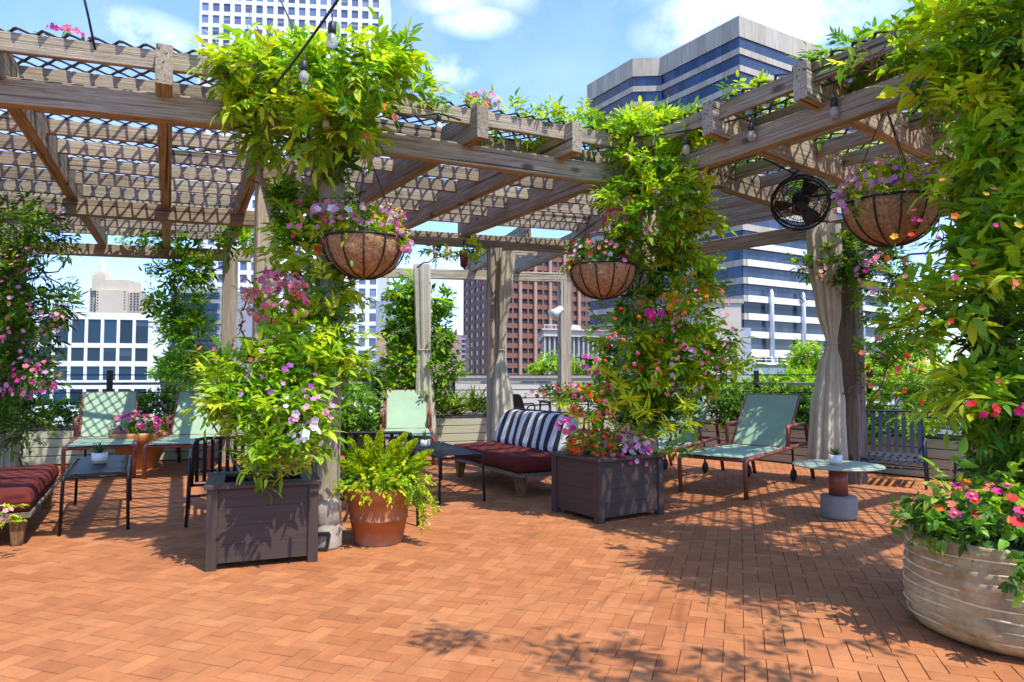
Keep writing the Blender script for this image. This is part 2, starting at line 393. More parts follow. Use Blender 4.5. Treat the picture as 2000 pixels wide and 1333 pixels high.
# ------------------------------------------------------------------ foliage
UP = np.array([0, 0, 1.0])
def nrm(a): return a / np.maximum(np.linalg.norm(a, axis=-1, keepdims=True), 1e-9)
PAL = {  # leaf colours, tuned brighter than real leaves: fresh, mid, deep
    'lime':  [(.58, .67, .036), (.38, .54, .025), (.24, .425, .025), (.095, .225, .02)],
    'green': [(.40, .56, .03), (.24, .42, .024), (.145, .31, .022), (.06, .165, .018)],
    'deep':  [(.25, .40, .03), (.135, .27, .024), (.07, .165, .02), (.03, .085, .014)],
    'fern':  [(.68, .70, .03), (.52, .62, .024), (.33, .47, .02), (.14, .26, .016)],
    'vivid': [(.36, .52, .06), (.21, .40, .04), (.12, .27, .03), (.06, .15, .022)],
    'agave': [(.34, .38, .06), (.22, .30, .05), (.13, .20, .035), (.06, .11, .02)],
    'succulent': [(.10, .19, .06), (.07, .15, .05), (.05, .11, .04), (.03, .07, .03)],
}
def pal_pick(name, n, w=(.3, .34, .24, .12)):
    p = np.array(PAL[name]); k = RNG.choice(4, size=n, p=np.array(w) / sum(w))
    return p[k] * RNG.uniform(.8, 1.2, (n, 1)) * (1 + RNG.normal(0, .06, (n, 3)))
class Plant:
    def __init__(self): self.V = []; self.C = []; self.n = 0; self.FV = []; self.FC = []
    def leaves(self, P, D, Nn, L, W, curl, col, fold=.18):
        D = nrm(D); Sx = nrm(np.cross(D, Nn)); Nn = np.cross(Sx, D); n = len(P)
        L = np.broadcast_to(L, n)[:, None]; W = np.broadcast_to(W, n)[:, None]; curl = np.broadcast_to(curl, n)[:, None]
        def mid(t): return P + D * L * t - Nn * curl * L * t * t
        m1, m2 = mid(.33), mid(.7)
        V = np.stack([P, m1 - Sx * W * .5 + Nn * fold * W, m1, m1 + Sx * W * .5 + Nn * fold * W,
                      m2 - Sx * W * .36 + Nn * fold * W * .7, m2, m2 + Sx * W * .36 + Nn * fold * W * .7, mid(1.)], axis=1)
        self.V.append(V.reshape(-1, 3)); self.C.append(np.repeat(col, 8, axis=0)); self.n += n
    def sprigs(self, P, D, size, col, kind='pinnate', leaf=(.12, .034), droop=.35, k=7):
        """P tips base (n,3), D outward direction; a sprig carries k leaflets"""
        n = len(P); D = nrm(D); up = nrm(UP + RNG.normal(0, .35, (n, 3))); Nn = nrm(up - D * (up * D).sum(1, keepdims=True)); Sx = np.cross(D, Nn)
        size = np.broadcast_to(size, n)[:, None]
        for j in range(k):
            if kind == 'pinnate':
                if j == k - 1: t, s = 1., 0
                else: t = .25 + .7 * (j // 2) / max(1, (k - 1) // 2); s = 1 if j % 2 else -1
                base = P + D * size * t + np.array([0, 0, -1.]) * droop * size * t * t
                an = (RNG.uniform(.65, 1.2, (n, 1)) if s else RNG.uniform(-.2, .2, (n, 1)))
                dd = D * np.cos(an) + Sx * (s if s else 1) * np.sin(an) + np.array([0, 0, -1.]) * droop * (t + .25) + RNG.normal(0, .13, (n, 3))
            elif kind == 'whorl':
                a = 2 * math.pi * j / k + RNG.uniform(-.3, .3, (n, 1)); base = P + D * size
                dd = D * RNG.uniform(.15, .6, (n, 1)) + (Sx * np.cos(a) + Nn * np.sin(a)) + np.array([0, 0, -1.]) * droop * .4
            else:
                t = RNG.uniform(.1, 1, (n, 1)); a = RNG.uniform(0, 6.283, (n, 1)); base = P + D * size * t + np.array([0, 0, -1.]) * droop * size * t * t
                dd = D * .6 + (Sx * np.cos(a) + Nn * np.sin(a)) * .9 + np.array([0, 0, -1.]) * droop * .4
            nn = Nn + UP * .4 + RNG.normal(0, .3, (n, 3))
            sc = RNG.uniform(.5, 1.2, n)
            self.leaves(base, dd, nn, leaf[0] * sc, leaf[1] * sc * RNG.uniform(.8, 1.15, n), RNG.uniform(.05, .45, n), col * RNG.uniform(.85, 1.15, (n, 1)))
    def blob(self, c, rad, dens=330, pal='lime', w=(.3, .34, .24, .12), kind='pinnate', size=.2, leaf=(.12, .034), droop=.10, k=7, upb=.28, inner=.35, clump=1.):
        """fill an ellipsoid; dens sprigs per m2 of its silhouette"""
        c = np.array(c, float); rad = np.array(rad, float)
        n = int(dens * math.pi * max(rad[0], rad[1]) * rad[2]); 
        if n < 3: n = 3
        q = nrm(RNG.normal(0, 1, (n, 3))); r = inner + (1 - inner) * RNG.uniform(0, 1, (n, 1)) ** .6
        # lumpy outline: push outward / inward by direction-dependent noise
        ph = RNG.uniform(0, 6.28, 6)
        lump = 1 + .16 * np.sin(q[:, :1] * 5 + ph[0]) * np.cos(q[:, 2:] * 6 + ph[1]) + .14 * np.sin(q[:, 1:2] * 9 + q[:, 2:] * 7 + ph[2])
        P = c + q * rad * r * lump
        keep = (np.sin(P[:, 0] * 7.3 + ph[3]) + np.sin(P[:, 2] * 8.1 + ph[4]) + np.sin(P[:, 1] * 6.7 + ph[5])) > -1.55 * clump - 0.0
        P, q = P[keep], q[keep]; n = len(P)
        D = q * .85 + UP * upb + RNG.normal(0, .45, (n, 3))
        # colour varies from clump to clump (young and old growth), then from sprig to sprig
        cl = np.sin(P[:, 0] * 4.1 + ph[0]) + np.sin(P[:, 2] * 5.3 + ph[1]) + np.sin(P[:, 1] * 4.7 + ph[2]) + RNG.normal(0, .9, n)
        cols = pal_pick(pal, n, w); alt = pal_pick(pal, n, (.05, .25, .45, .25)); cols = np.where((cl < -.35)[:, None], alt, cols)
        sm = RNG.uniform(0, 1, n) < .18; bg = ~sm      # young shoots carry smaller leaves
        self.sprigs((P - D * size * .4)[bg], D[bg], size * RNG.uniform(.7, 1.2, bg.sum()), cols[bg], kind, leaf, droop, k)
        if sm.sum(): self.sprigs((P - D * size * .2)[sm], D[sm] + UP * .25, size * RNG.uniform(.5, .9, sm.sum()), cols[sm] * 1.08, kind, (leaf[0] * .58, leaf[1] * .62), droop * .5, k + 2)
        return P, q
    def flowers(self, P, Nn, size, col, petals=5, cup=.25):
        """open flowers: a ring of petals each, col (n,3)"""
        n = len(P); Nn = nrm(Nn); a = nrm(np.cross(Nn, RNG.normal(0, 1, (n, 3)))); b = np.cross(Nn, a); size = np.broadcast_to(size, n)[:, None]
        for j in range(petals):
            t0 = 2 * math.pi * j / petals
            def pt(r, an, h): return P + (a * math.cos(t0 + an) + b * math.sin(t0 + an)) * size * r + Nn * size * h
            V = np.stack([P, pt(.80, -.56, cup * .8), pt(1., 0, cup), pt(.80, .56, cup * .8)], axis=1)
            self.FV.append(V.reshape(-1, 3)); cc = np.repeat(col * RNG.uniform(.85, 1.12, (n, 1)), 4, axis=0); self.FC.append(cc)
    def cluster(self, P, Nn, size, cols, m=13, fsz=.42):
        """domed clusters of small flowers at P"""
        n = len(P); Nn = nrm(Nn)
        for j in range(m):
            d = nrm(Nn * 1.1 + RNG.normal(0, .6, (n, 3)))
            self.flowers(P + d * np.broadcast_to(size, n)[:, None] * .7, d, np.broadcast_to(size, n) * fsz, cols * RNG.uniform(.8, 1.2, (n, 1)))
    def build_foliage(self, parent, name='foliage', mat=None):
        V = np.concatenate(self.V); C = np.concatenate(self.C); n = len(V) // 8; b = (np.arange(n) * 8)[:, None]
        # faces per leaf: 4 triangles, 2 quads
        tri = np.array([[0, 2, 1], [0, 3, 2], [4, 5, 7], [5, 6, 7]]); quad = np.array([[1, 2, 5, 4], [2, 3, 6, 5]])
        li = np.concatenate([(b + tri.ravel()), (b + quad.ravel())], axis=1).ravel()
        sizes = np.tile(np.array([3, 3, 3, 3, 4, 4]), n)
        return link_mesh(name, V, None, mat or M['leaf'], parent, True, col=C, loops=(li, sizes))
    def build_blossoms(self, parent, name='blossoms'):
        if not self.FV: return None
        V = np.concatenate(self.FV); C = np.concatenate(self.FC); n = len(V) // 4
        li = np.arange(n * 4); sizes = np.full(n, 4)
        return link_mesh(name, V, None, M['petal'], parent, True, col=np.clip(C, 0, 1), loops=(li, sizes))
FLOW = {'pink': (.76, .20, .30), 'blush': (.74, .36, .40), 'magenta': (.58, .018, .22), 'red': (.62, .02, .02), 'orange': (.78, .17, .012), 'yellow': (.78, .46, .02),
        'white': (.80, .76, .76), 'lilac': (.68, .30, .56), 'purple': (.34, .07, .36), 'coral': (.75, .19, .11)}
def fcols(names, n):
    p = np.array([FLOW[x] for x in names]); return p[RNG.integers(0, len(p), n)] * RNG.uniform(.85, 1.1, (n, 1))
def scatter_on(c, rad, n, front=None):
    q = nrm(RNG.normal(0, 1, (n, 3)))
    if front is not None:
        q[:, 1] = -np.abs(q[:, 1])   # towards the terrace
    return np.array(c) + q * np.array(rad) * RNG.uniform(.85, 1.12, (n, 1)), q
def pxr(c, rx, ry, rd):
    s = c.y / FPX; return (rx * s, rd, ry * s)
def stems(parent, anchors, name='stem', r=.012, mat=None, twigs=True):
    """anchors: list of polylines"""
    if 1 < len(anchors) <= 3: return [stems(parent, [a], name, r, mat) for a in anchors]
    mb = MB()
    for pl in anchors:
        rr = r
        if isinstance(pl, tuple): pl, rr = pl
        pts = [Vector(p) for p in pl]; out = []
        for a, b in zip(pts, pts[1:]):
            for t in (0, .33, .66):
                out.append(a.lerp(b, t) + Vector([random.uniform(-.035, .035) for _ in range(3)]))
        out.append(pts[-1]); m = len(out)
        mb.tube(out, [rr * (1 - .65 * i / m) for i in range(m)], 6 if rr > .006 else 4)
    return mb.build(name, mat or M['stem'], parent, True)
def twine(x, y, z0, z1, rad, turns, ph=0, n=40):
    return [(x + math.cos(ph + 2 * math.pi * turns * i / n) * rad, y + math.sin(ph + 2 * math.pi * turns * i / n) * rad, z0 + (z1 - z0) * i / n) for i in range(n + 1)]

def vine(label, loc, blobs, flowers=(), stem=(), group=None, name='climbing_vine', cat='vine', **kw):
    """blobs: (px,py,Y,rx,ry,rd[,opts]); flowers: (px,py,Y,rx,ry,rd,n,names,size,mode)"""
    t = thing(name, label, cat, loc, 0, group); p = Plant()
    for b in blobs:
        o = dict(kw); 
        if len(b) > 6: o.update(b[6])
        c = at(b[0], b[1], b[2]); p.blob(c, pxr(c, b[3], b[4], b[5]), **o)
    for f in flowers:
        c = at(f[0], f[1], f[2]); P, q = scatter_on(c, pxr(c, f[3], f[4], f[5]), f[6], True)
        mode = f[9] if len(f) > 9 else 'open'
        if mode == 'open': p.flowers(P, q + np.array([0, -.5, .4]) + RNG.normal(0, .3, q.shape), f[8] * RNG.uniform(.7, 1.2, len(P)), fcols(f[7], len(P)))
        else: p.cluster(P, q + np.array([0, -.4, .5]), f[8], fcols(f[7], len(P)))
    p.build_foliage(t)
    p.build_blossoms(t)
    tw = list(stem)
    for b in blobs:
        c = at(b[0], b[1], b[2]); rr = pxr(c, b[3], b[4], b[5]); k0 = c + Vector((0, .8 * rr[1], -.5 * rr[2]))
        for i in range(5):
            q = nrm(RNG.normal(0, 1, (1, 3)))[0]; e = c + Vector((q[0] * rr[0], q[1] * rr[1], q[2] * rr[2])) * random.uniform(.8, 1.15)
            tw.append(([k0, k0.lerp(e, .5) + Vector((0, 0, .04)), e], .0045))
    if stem or len(blobs) > 3: stems(t, tw)
    return t
# ------------------------------------------------------------------ sky, sun, render
SUN = Vector((.38, -.37, 1.0)).normalized()
def world():
    w = bpy.data.worlds.new('World'); S.world = w; w.use_nodes = True; nt = w.node_tree
    bg = nt.nodes['Background']; sky = nt.nodes.new('ShaderNodeTexSky'); sky.sky_type = 'NISHITA'; sky.sun_disc = False
    sky.sun_elevation = math.asin(SUN.z); sky.sun_rotation = math.atan2(SUN.x, SUN.y)
    sky.altitude = 50; sky.air_density = 1.0; sky.dust_density = .3; sky.ozone_density = 4.0
    tc = nt.nodes.new('ShaderNodeTexCoord'); g = tc.outputs['Generated']
    n1 = noise(nt, g, 9, 9, .62); n2 = noise(nt, g, 3.2, 6, .6)
    tot = None
    # cumulus puffs by direction (x, y, width, height, weight)
    for px, py, rx, ry, wt in ((275, 78, 95, 42, 1.0), (930, 42, 70, 26, .95), (884, 138, 46, 26, .9), (870, 5, 70, 22, .8), (1500, 25, 190, 60, 1.25), (1120, -60, 260, 60, .7), (-250, 120, 160, 90, 1), (2350, 60, 260, 120, 1), (620, -220, 260, 90, .9), (860, 580, 120, 90, .45), (1800, 640, 300, 160, .5)):
        d = Vector(ray(px, py)).normalized(); side = d.cross(Vector((0, 0, 1))).normalized(); u = side.cross(d).normalized()
        def dot(v, k):
            a = nt.nodes.new('ShaderNodeVectorMath'); a.operation = 'DOT_PRODUCT'; nt.links.new(g, a.inputs[0]); a.inputs[1].default_value = v
            m = nt.nodes.new('ShaderNodeMath'); m.operation = 'MULTIPLY'; nt.links.new(a.outputs['Value'], m.inputs[0]); m.inputs[1].default_value = k
            q = nt.nodes.new('ShaderNodeMath'); q.operation = 'POWER'; nt.links.new(m.outputs[0], q.inputs[0]); q.inputs[1].default_value = 2; 
            a2 = nt.nodes.new('ShaderNodeMath'); a2.operation = 'ABSOLUTE'; nt.links.new(m.outputs[0], a2.inputs[0]); nt.links.new(a2.outputs[0], q.inputs[0])
            return q.outputs[0]
        s = nt.nodes.new('ShaderNodeMath'); s.operation = 'ADD'; nt.links.new(dot(side, FPX / rx), s.inputs[0]); nt.links.new(dot(u, FPX / ry), s.inputs[1])
        f = nt.nodes.new('ShaderNodeMapRange'); f.inputs['From Min'].default_value = 1.6; f.inputs['From Max'].default_value = 0; f.inputs['To Max'].default_value = wt
        nt.links.new(s.outputs[0], f.inputs['Value'])
        # front half of the sky only
        fr = nt.nodes.new('ShaderNodeVectorMath'); fr.operation = 'DOT_PRODUCT'; nt.links.new(g, fr.inputs[0]); fr.inputs[1].default_value = d
        st = nt.nodes.new('ShaderNodeMath'); st.operation = 'GREATER_THAN'; nt.links.new(fr.outputs['Value'], st.inputs[0]); st.inputs[1].default_value = 0
        ml = nt.nodes.new('ShaderNodeMath'); ml.operation = 'MULTIPLY'; nt.links.new(f.outputs[0], ml.inputs[0]); nt.links.new(st.outputs[0], ml.inputs[1])
        if tot is None: tot = ml.outputs[0]
        else:
            mx = nt.nodes.new('ShaderNodeMath'); mx.operation = 'MAXIMUM'; nt.links.new(tot, mx.inputs[0]); nt.links.new(ml.outputs[0], mx.inputs[1]); tot = mx.outputs[0]
    ad = nt.nodes.new('ShaderNodeMath'); ad.operation = 'MULTIPLY_ADD'; nt.links.new(n1, ad.inputs[0]); ad.inputs[1].default_value = 2.6; ad.inputs[2].default_value = -1.05
    mu = nt.nodes.new('ShaderNodeMath'); mu.operation = 'MULTIPLY'; mu.use_clamp = True; nt.links.new(tot, mu.inputs[0]); nt.links.new(ad.outputs[0], mu.inputs[1])
    thin = nt.nodes.new('ShaderNodeMapRange'); thin.inputs['From Min'].default_value = .5; thin.inputs['From Max'].default_value = .85; thin.inputs['To Max'].default_value = .16; nt.links.new(n2, thin.inputs['Value'])
    mm = nt.nodes.new('ShaderNodeMath'); mm.operation = 'MAXIMUM'; nt.links.new(mu.outputs[0], mm.inputs[0]); nt.links.new(thin.outputs[0], mm.inputs[1])
    hs = nt.nodes.new('ShaderNodeHueSaturation'); hs.inputs['Saturation'].default_value = 1.1; hs.inputs['Hue'].default_value = .512; hs.inputs['Value'].default_value = .95; nt.links.new(sky.outputs[0], hs.inputs['Color'])
    sz = nt.nodes.new('ShaderNodeSeparateXYZ'); nt.links.new(g, sz.inputs[0])
    lowsky = ramp(nt, sz.outputs[2], [(0, (.50, .56, .66)), (.16, (.66, .72, .80)), (.42, (1, 1, 1))])      # clear air down to the horizon
    c = mixc(nt, mm.outputs[0], mixc(nt, 1., hs.outputs[0], lowsky, 'MULTIPLY'), CLOUD)
    nt.links.new(c, bg.inputs[0]); bg.inputs[1].default_value = SKY
SKY = .15; CLOUD = (4.6, 4.7, 4.9); EXPO = 1.68
world()
sun = bpy.data.lights.new('sun', 'SUN'); sun.energy = 2.05; sun.angle = R(.53); sun.color = (1, .95, .86)
so = bpy.data.objects.new('sun', sun); COL.objects.link(so); so.rotation_euler = SUN.to_track_quat('Z', 'Y').to_euler(); so.location = (10, -5, 30)
vs = S.view_settings; vs.view_transform = 'Standard'; vs.look = 'None'; vs.exposure = EXPO; vs.gamma = 1; vs.use_curve_mapping = False
S.render.engine = 'CYCLES'; S.cycles.max_bounces = 8; S.cycles.transmission_bounces = 4; S.cycles.transparent_max_bounces = 8; S.cycles.diffuse_bounces = 4
S.cycles.caustics_reflective = False; S.cycles.caustics_refractive = False; S.cycles.sample_clamp_indirect = 6
S.cycles.use_adaptive_sampling = True; S.cycles.adaptive_threshold = .02
try: S.cycles.use_denoising = True; S.cycles.denoiser = 'OPENIMAGEDENOISE'
except Exception: pass

# ------------------------------------------------------------------ setting: ground, terrace, paving
g = MB(); g.v = [(-4000, -4000, -26), (4000, -4000, -26), (4000, 4000, -26), (-4000, 4000, -26)]; g.f = [(0, 1, 2, 3)]; g.g = g.v
tag(g.build('ground', M['asphalt']), kind='structure')
RAIL = [Vector((-13.5, 9.1, 0)), Vector((-2.4, 13.3, 0)), Vector((2.35, 14.75, 0)), Vector((9.4, 5.6, 0)), Vector((14, -.5, 0))]
EDGE = [(p.x * 1.0, p.y + .7) for p in RAIL]
tm = MB(); lo = [(-13.5, -7), (14, -7)]; poly = [(-13.5, -7, -.012)] + [(14, -7, -.012)] + [(x, y, -.012) for x, y in reversed(EDGE)]
n = len(poly); tm.v = poly + [(x, y, -1.6) for x, y, z in poly]; tm.f = [tuple(range(n))] + [(i, n + i, n + (i + 1) % n, (i + 1) % n) for i in range(n)]; tm.g = tm.v
tag(tm.build('terrace_floor', M['joint']), kind='structure')
def inside(x, y, P):
    c = False; j = len(P) - 1
    for i in range(len(P)):
        if (P[i][1] > y) != (P[j][1] > y) and x < (P[j][0] - P[i][0]) * (y - P[i][1]) / (P[j][1] - P[i][1]) + P[i][0]: c = not c
        j = i
    return c
def paving():
    u = .102; a = R(-18.4); ca, sa = math.cos(a), math.sin(a); V = []; C = []; cnt = 0
    P2 = [(q[0], q[1]) for q in poly]
    pal = np.array([(.40, .147, .052), (.41, .155, .056), (.375, .133, .047), (.435, .170, .064), (.39, .143, .051), (.345, .120, .043)])
    for i in range(-190, 190):
        for j in range(-140, 200):
            r = (i - j) % 4
            if r == 0: x0, y0, x1, y1 = i, j, i + 2, j + 1
            elif r == 2: x0, y0, x1, y1 = i, j - 1, i + 1, j + 1
            else: continue
            x0, y0, x1, y1 = [k * u for k in (x0, y0, x1, y1)]
            cx, cy = (x0 + x1) / 2, (y0 + y1) / 2; wx, wy = cx * ca - cy * sa, cx * sa + cy * ca
            if wy < -1.5 or abs(wx) > 13.3 or not inside(wx, wy, P2): continue
            gp = random.uniform(.0002, .0013); x0 += gp; y0 += gp; x1 -= gp; y1 -= gp; z = random.gauss(0, .0006); tx, ty = random.gauss(0, .0016), random.gauss(0, .0016); b = .0022
            q = []
            for (x, y, zz) in ((x0, y0, -.007), (x1, y0, -.007), (x1, y1, -.007), (x0, y1, -.007), (x0 + b, y0 + b, 0), (x1 - b, y0 + b, 0), (x1 - b, y1 - b, 0), (x0 + b, y1 - b, 0)):
                q.append((x * ca - y * sa, x * sa + y * ca, zz + z + (x - cx) * tx + (y - cy) * ty if zz == 0 else zz))
            V += q; c = pal[random.randrange(6)] * random.uniform(.86, .97); C += [c] * 8; cnt += 1
    b = (np.arange(cnt) * 8)[:, None]; f = np.array([[4, 5, 6, 7], [0, 1, 5, 4], [1, 2, 6, 5], [2, 3, 7, 6], [3, 0, 4, 7]])
    li = (b + f.ravel()).ravel(); tag(link_mesh('brick_paving', V, None, M['brick'], None, False, col=np.array(C), loops=(li, np.full(cnt * 5, 4))), kind='structure')
paving()

# ------------------------------------------------------------------ pergola
ZH0, ZH1 = 3.30, 3.49      # header
ZR0, ZR1 = 3.46, 3.745     # rafter
ZP0, ZP1 = 3.60, 3.738     # purlin
def V2(p, z): return Vector((p[0], p[1], z))
def lerp2(a, b, t): return (a[0] + (b[0] - a[0]) * t, a[1] + (b[1] - a[1]) * t)
def prow(grid, r, v):
    """row of points at bay r, fraction v"""
    return [lerp2(a, b, v) for a, b in zip(grid[r], grid[r + 1])]
def wavy(mb, row, z, amp, ph, wl=.158, w=.033, h=.008, step=.022):
    pts = [Vector((p[0], p[1], 0)) for p in row]; seg = [(b - a).length for a, b in zip(pts, pts[1:])]; T = sum(seg)
    if T < .15: return
    n = max(3, int(T / step)); vs = []; 
    for i in range(n + 1):
        s = T * i / n; k = 0; q = s
        while k < len(seg) - 1 and q > seg[k]: q -= seg[k]; k += 1
        d = (pts[k + 1] - pts[k]).normalized(); nn = Vector((-d.y, d.x, 0)); c = pts[k] + d * q
        o = math.sin(2 * math.pi * s / wl + ph); o = amp * (.12 * o + .9 * math.asin(max(-1, min(1, o))) * 2 / math.pi); zz = z + .003 * math.cos(2 * math.pi * s / wl + ph)
        for a, e in ((-w / 2, 0), (w / 2, 0), (w / 2, h), (-w / 2, h)): vs.append(c + nn * (o + a) + Vector((0, 0, zz + e)))
    fs = [(i * 4 + k, i * 4 + (k + 1) % 4, i * 4 + 4 + (k + 1) % 4, i * 4 + 4 + k) for i in range(n) for k in range(4)] + [(3, 2, 1, 0), tuple(n * 4 + k for k in range(4))]
    mb.add(vs, fs)
def roof_bay(root, grid, r, npurl, v0=0., v1=1., lattice=None, first=None, gap=.108, skipcols=()):
    depth = (Vector(grid[r + 1][0]) - Vector(grid[r][0])).length
    vsl = [v0 + (v1 - v0) * (i + .5) / npurl for i in range(npurl)]
    if first is not None: vsl = [first] + vsl
    for v in vsl:
        row = prow(grid, r, v)
        mb = MB()
        for k, (a, b) in enumerate(zip(row, row[1:])):
            if k in skipcols or (Vector(a) - Vector(b)).length < .1: continue
            mb.bar(V2(a, (ZP0 + ZP1) / 2), V2(b, (ZP0 + ZP1) / 2), .045, ZP1 - ZP0)
        if mb.v: mb.build('purlin', M['wood'], root)
    if lattice is not None:
        lo = (first if first is not None else v0) - .002; nl = int(depth * (v1 - lo) / gap)
        for i in range(nl):
            v = lo + (v1 - lo) * i / nl; row = prow(grid, r, v)
            wavy(lattice, row, ZP1 + .012 + (.004 if i % 2 else 0), gap * .45, math.pi * (i % 2))
def rafter(root, a, b, ext=.32, w=.11, z0=ZR0, z1=ZR1):
    a, b = V2(a, (z0 + z1) / 2), V2(b, (z0 + z1) / 2); d = (b - a).normalized()
    MB().bar(a - d * ext, b + d * .12, w, z1 - z0, c=.006).build('rafter', M['wood'], root)
def header(root, pts, w=.105, z0=ZH0, z1=ZH1):
    mb = MB()
    for a, b in zip(pts, pts[1:]): mb.bar(V2(a, (z0 + z1) / 2), V2(b, (z0 + z1) / 2), w, z1 - z0, c=.007)
    mb.build('header_beam', M['wood'], root)
def post(root, x, y, w=.2, z1=ZH0, rz=25, z0=0, mat='wood_post'):
    mb = MB(); s, c = math.sin(R(rz)), math.cos(R(rz)); mb.bar((x, y, z0), (x, y, z1 - .004), w, w, (-s, c, 0), c=.012); return mb.build('post', M[mat], root)

# left section
GL = [[(-6.9, 3.70), (-5.75, 4.06), (-4.65, 4.39), (-3.62, 4.69), (-2.60, 5.0), (-1.83, 5.23)],
      [(-8.35, 6.95), (-7.25, 7.28), (-6.2, 7.62), (-5.22, 7.95), (-4.25, 8.27), (-3.38, 8.55)],
      [(-9.75, 9.95), (-8.6, 10.25), (-7.5, 10.5), (-6.5, 10.75), (-5.6, 10.98), (-4.72, 11.2)]]
PL = thing('pergola', 'weathered timber pergola section at the left, over the dark red daybed and two green loungers', 'pergola', (-4.2, 7.5, 0), 0, 'timber pergola sections')
lat = MB()
roof_bay(PL, GL, 0, 6, 0.02, 1., lat, first=-.055)
roof_bay(PL, GL, 1, 5, 0., 1.02, lat)
lat.build('lattice', M['lattice'], PL)
for k in range(6): rafter(PL, GL[0][k], GL[2][k])
header(PL, [GL[0][0], (-1.72, 5.262)]); header(PL, [GL[1][0], (-2.9, 8.71)]); header(PL, [GL[2][0], (-4.35, 11.3)])
post(PL, -2.40, 6.62, .215, ZR0, 27); post(PL, -4.66, 11.22, .23, ZH0, 20); post(PL, -5.72, 7.79, .2, ZH0, 20); post(PL, -9.2, 10.1, .23, ZH0, 20)
MB().bar((-2.37, 6.50, 3.37), (-2.05, 6.37, 3.37), .09, .16).build('brace', M['wood'], PL)
# middle section
GM = [[(-1.62, 5.53), (-1.3, 5.68), (-.43, 6.07), (.43, 6.45), (1.25, 6.83)],
      [(-3.38, 9.05), (-3.0, 9.2), (-2.62, 9.36), (-1.62, 9.7), (-.7, 10.0)],
      [(-4.9, 12.1), (-4.2, 12.35), (-3.5, 12.6), (-2.55, 12.98), (-1.6, 13.27)]]
PM = thing('pergola', 'weathered timber pergola section in the middle, over the striped cushion and two hanging baskets', 'pergola', (-.4, 8.5, 0), 0, 'timber pergola sections')
lat = MB()
roof_bay(PM, GM, 0, 7, 0.02, 1., lat, first=-.05)
WM = [[(1.3, 6.86), (1.3, 6.86)], [(-.7, 10.0), (2.59, 11.04)]]
roof_bay(PM, WM, 0, 7, 0.02, 1., lat)
lat.build('lattice', M['lattice'], PM)
for k in range(1, 5): rafter(PM, GM[0][k], GM[1][k])
rafter(PM, (1.42, 7.2), (2.55, 10.9), 0); rafter(PM, (1.55, 7.75), (1.0, 10.5), 0, .09)
rafter(PM, (-2.62, 9.36), (-3.5, 12.6), .0, .09); rafter(PM, (-1.62, 9.7), (-2.55, 12.98), 0, .09); rafter(PM, (1.2, 10.55), (.1, 13.6), 0, .09); rafter(PM, (.25, 10.3), (-.75, 13.4), 0, .09)
for v in (.3, .62):
    MB().bar(V2(lerp2((.25, 10.3), (-.75, 13.4), v), 3.66), V2(lerp2((1.2, 10.55), (.1, 13.6), v), 3.66), .045, .13).build('purlin', M['wood'], PM)
header(PM, [(-1.5, 5.6), (1.32, 6.865)]); header(PM, [(-3.2, 9.15), (-.7, 9.97), (2.55, 11.02)]); header(PM, [(-2.7, 13.05), (-1.6, 13.27), (1.1, 13.79)])
pB = post(PM, -1.53, 5.68, .19, ZH0, 24); post(PM, -.24, 10.12, .225, ZH0, 18); post(PM, 1.06, 13.79, .225, ZH0, 15); post(PM, -1.93, 13.22, .2, ZH0, 15)
post(PM, 1.5, 7.7, .21, ZR0, 25)
sf = MB(); sf.lathe((-1.53, 5.67, 0), [(.125, 0), (.13, .02), (.128, .19), (.118, .2), (.128, .21), (.125, .38), (.112, .4)], 20, lambda a, i: (.008 * math.sin(5 * a + i), 0)); sf.build('post_foot', M['stone'], pB, True)
# right section
GR = [[(1.42, 6.68), (1.92, 5.92), (2.40, 5.18), (2.9, 4.42), (3.4, 3.65)],
      [(4.3, 9.15), (4.95, 8.3), (5.5, 7.6), (6.05, 6.85), (6.6, 6.1)]]
PR = thing('pergola', 'weathered timber pergola section at the right, carrying the black fan and the largest hanging basket', 'pergola', (3.4, 6.6, 0), 0, 'timber pergola sections')
lat = MB()
roof_bay(PR, GR, 0, 7, 0.02, 1., lat, first=-.05)
WR = [[(1.4, 6.86), (1.4, 6.86)], [(2.62, 11.0), (4.3, 9.15)]]
roof_bay(PR, WR, 0, 7, 0.02, 1., lat)
lat.build('lattice', M['lattice'], PR)
for k in range(0, 5): rafter(PR, GR[0][k], GR[1][k])
header(PR, [(1.36, 6.78), (3.25, 3.88)]); header(PR, [(2.62, 11.0), (4.3, 9.15), (6.7, 5.95)])
post(PR, 4.50, 9.06, .25, ZH0, 40, mat='wood_dark'); post(PR, 3.02, 4.28, .17, ZH0, 32); post(PR, 6.5, 6.2, .23, ZH0, 40)  # curtain post in darker timber: vine shade put into its colour
MB().bar(V2((2.9, 9.3), 2.96), V2((5.2, 6.0), 2.96), .08, .15).build('brace', M['wood'], PR) if False else None
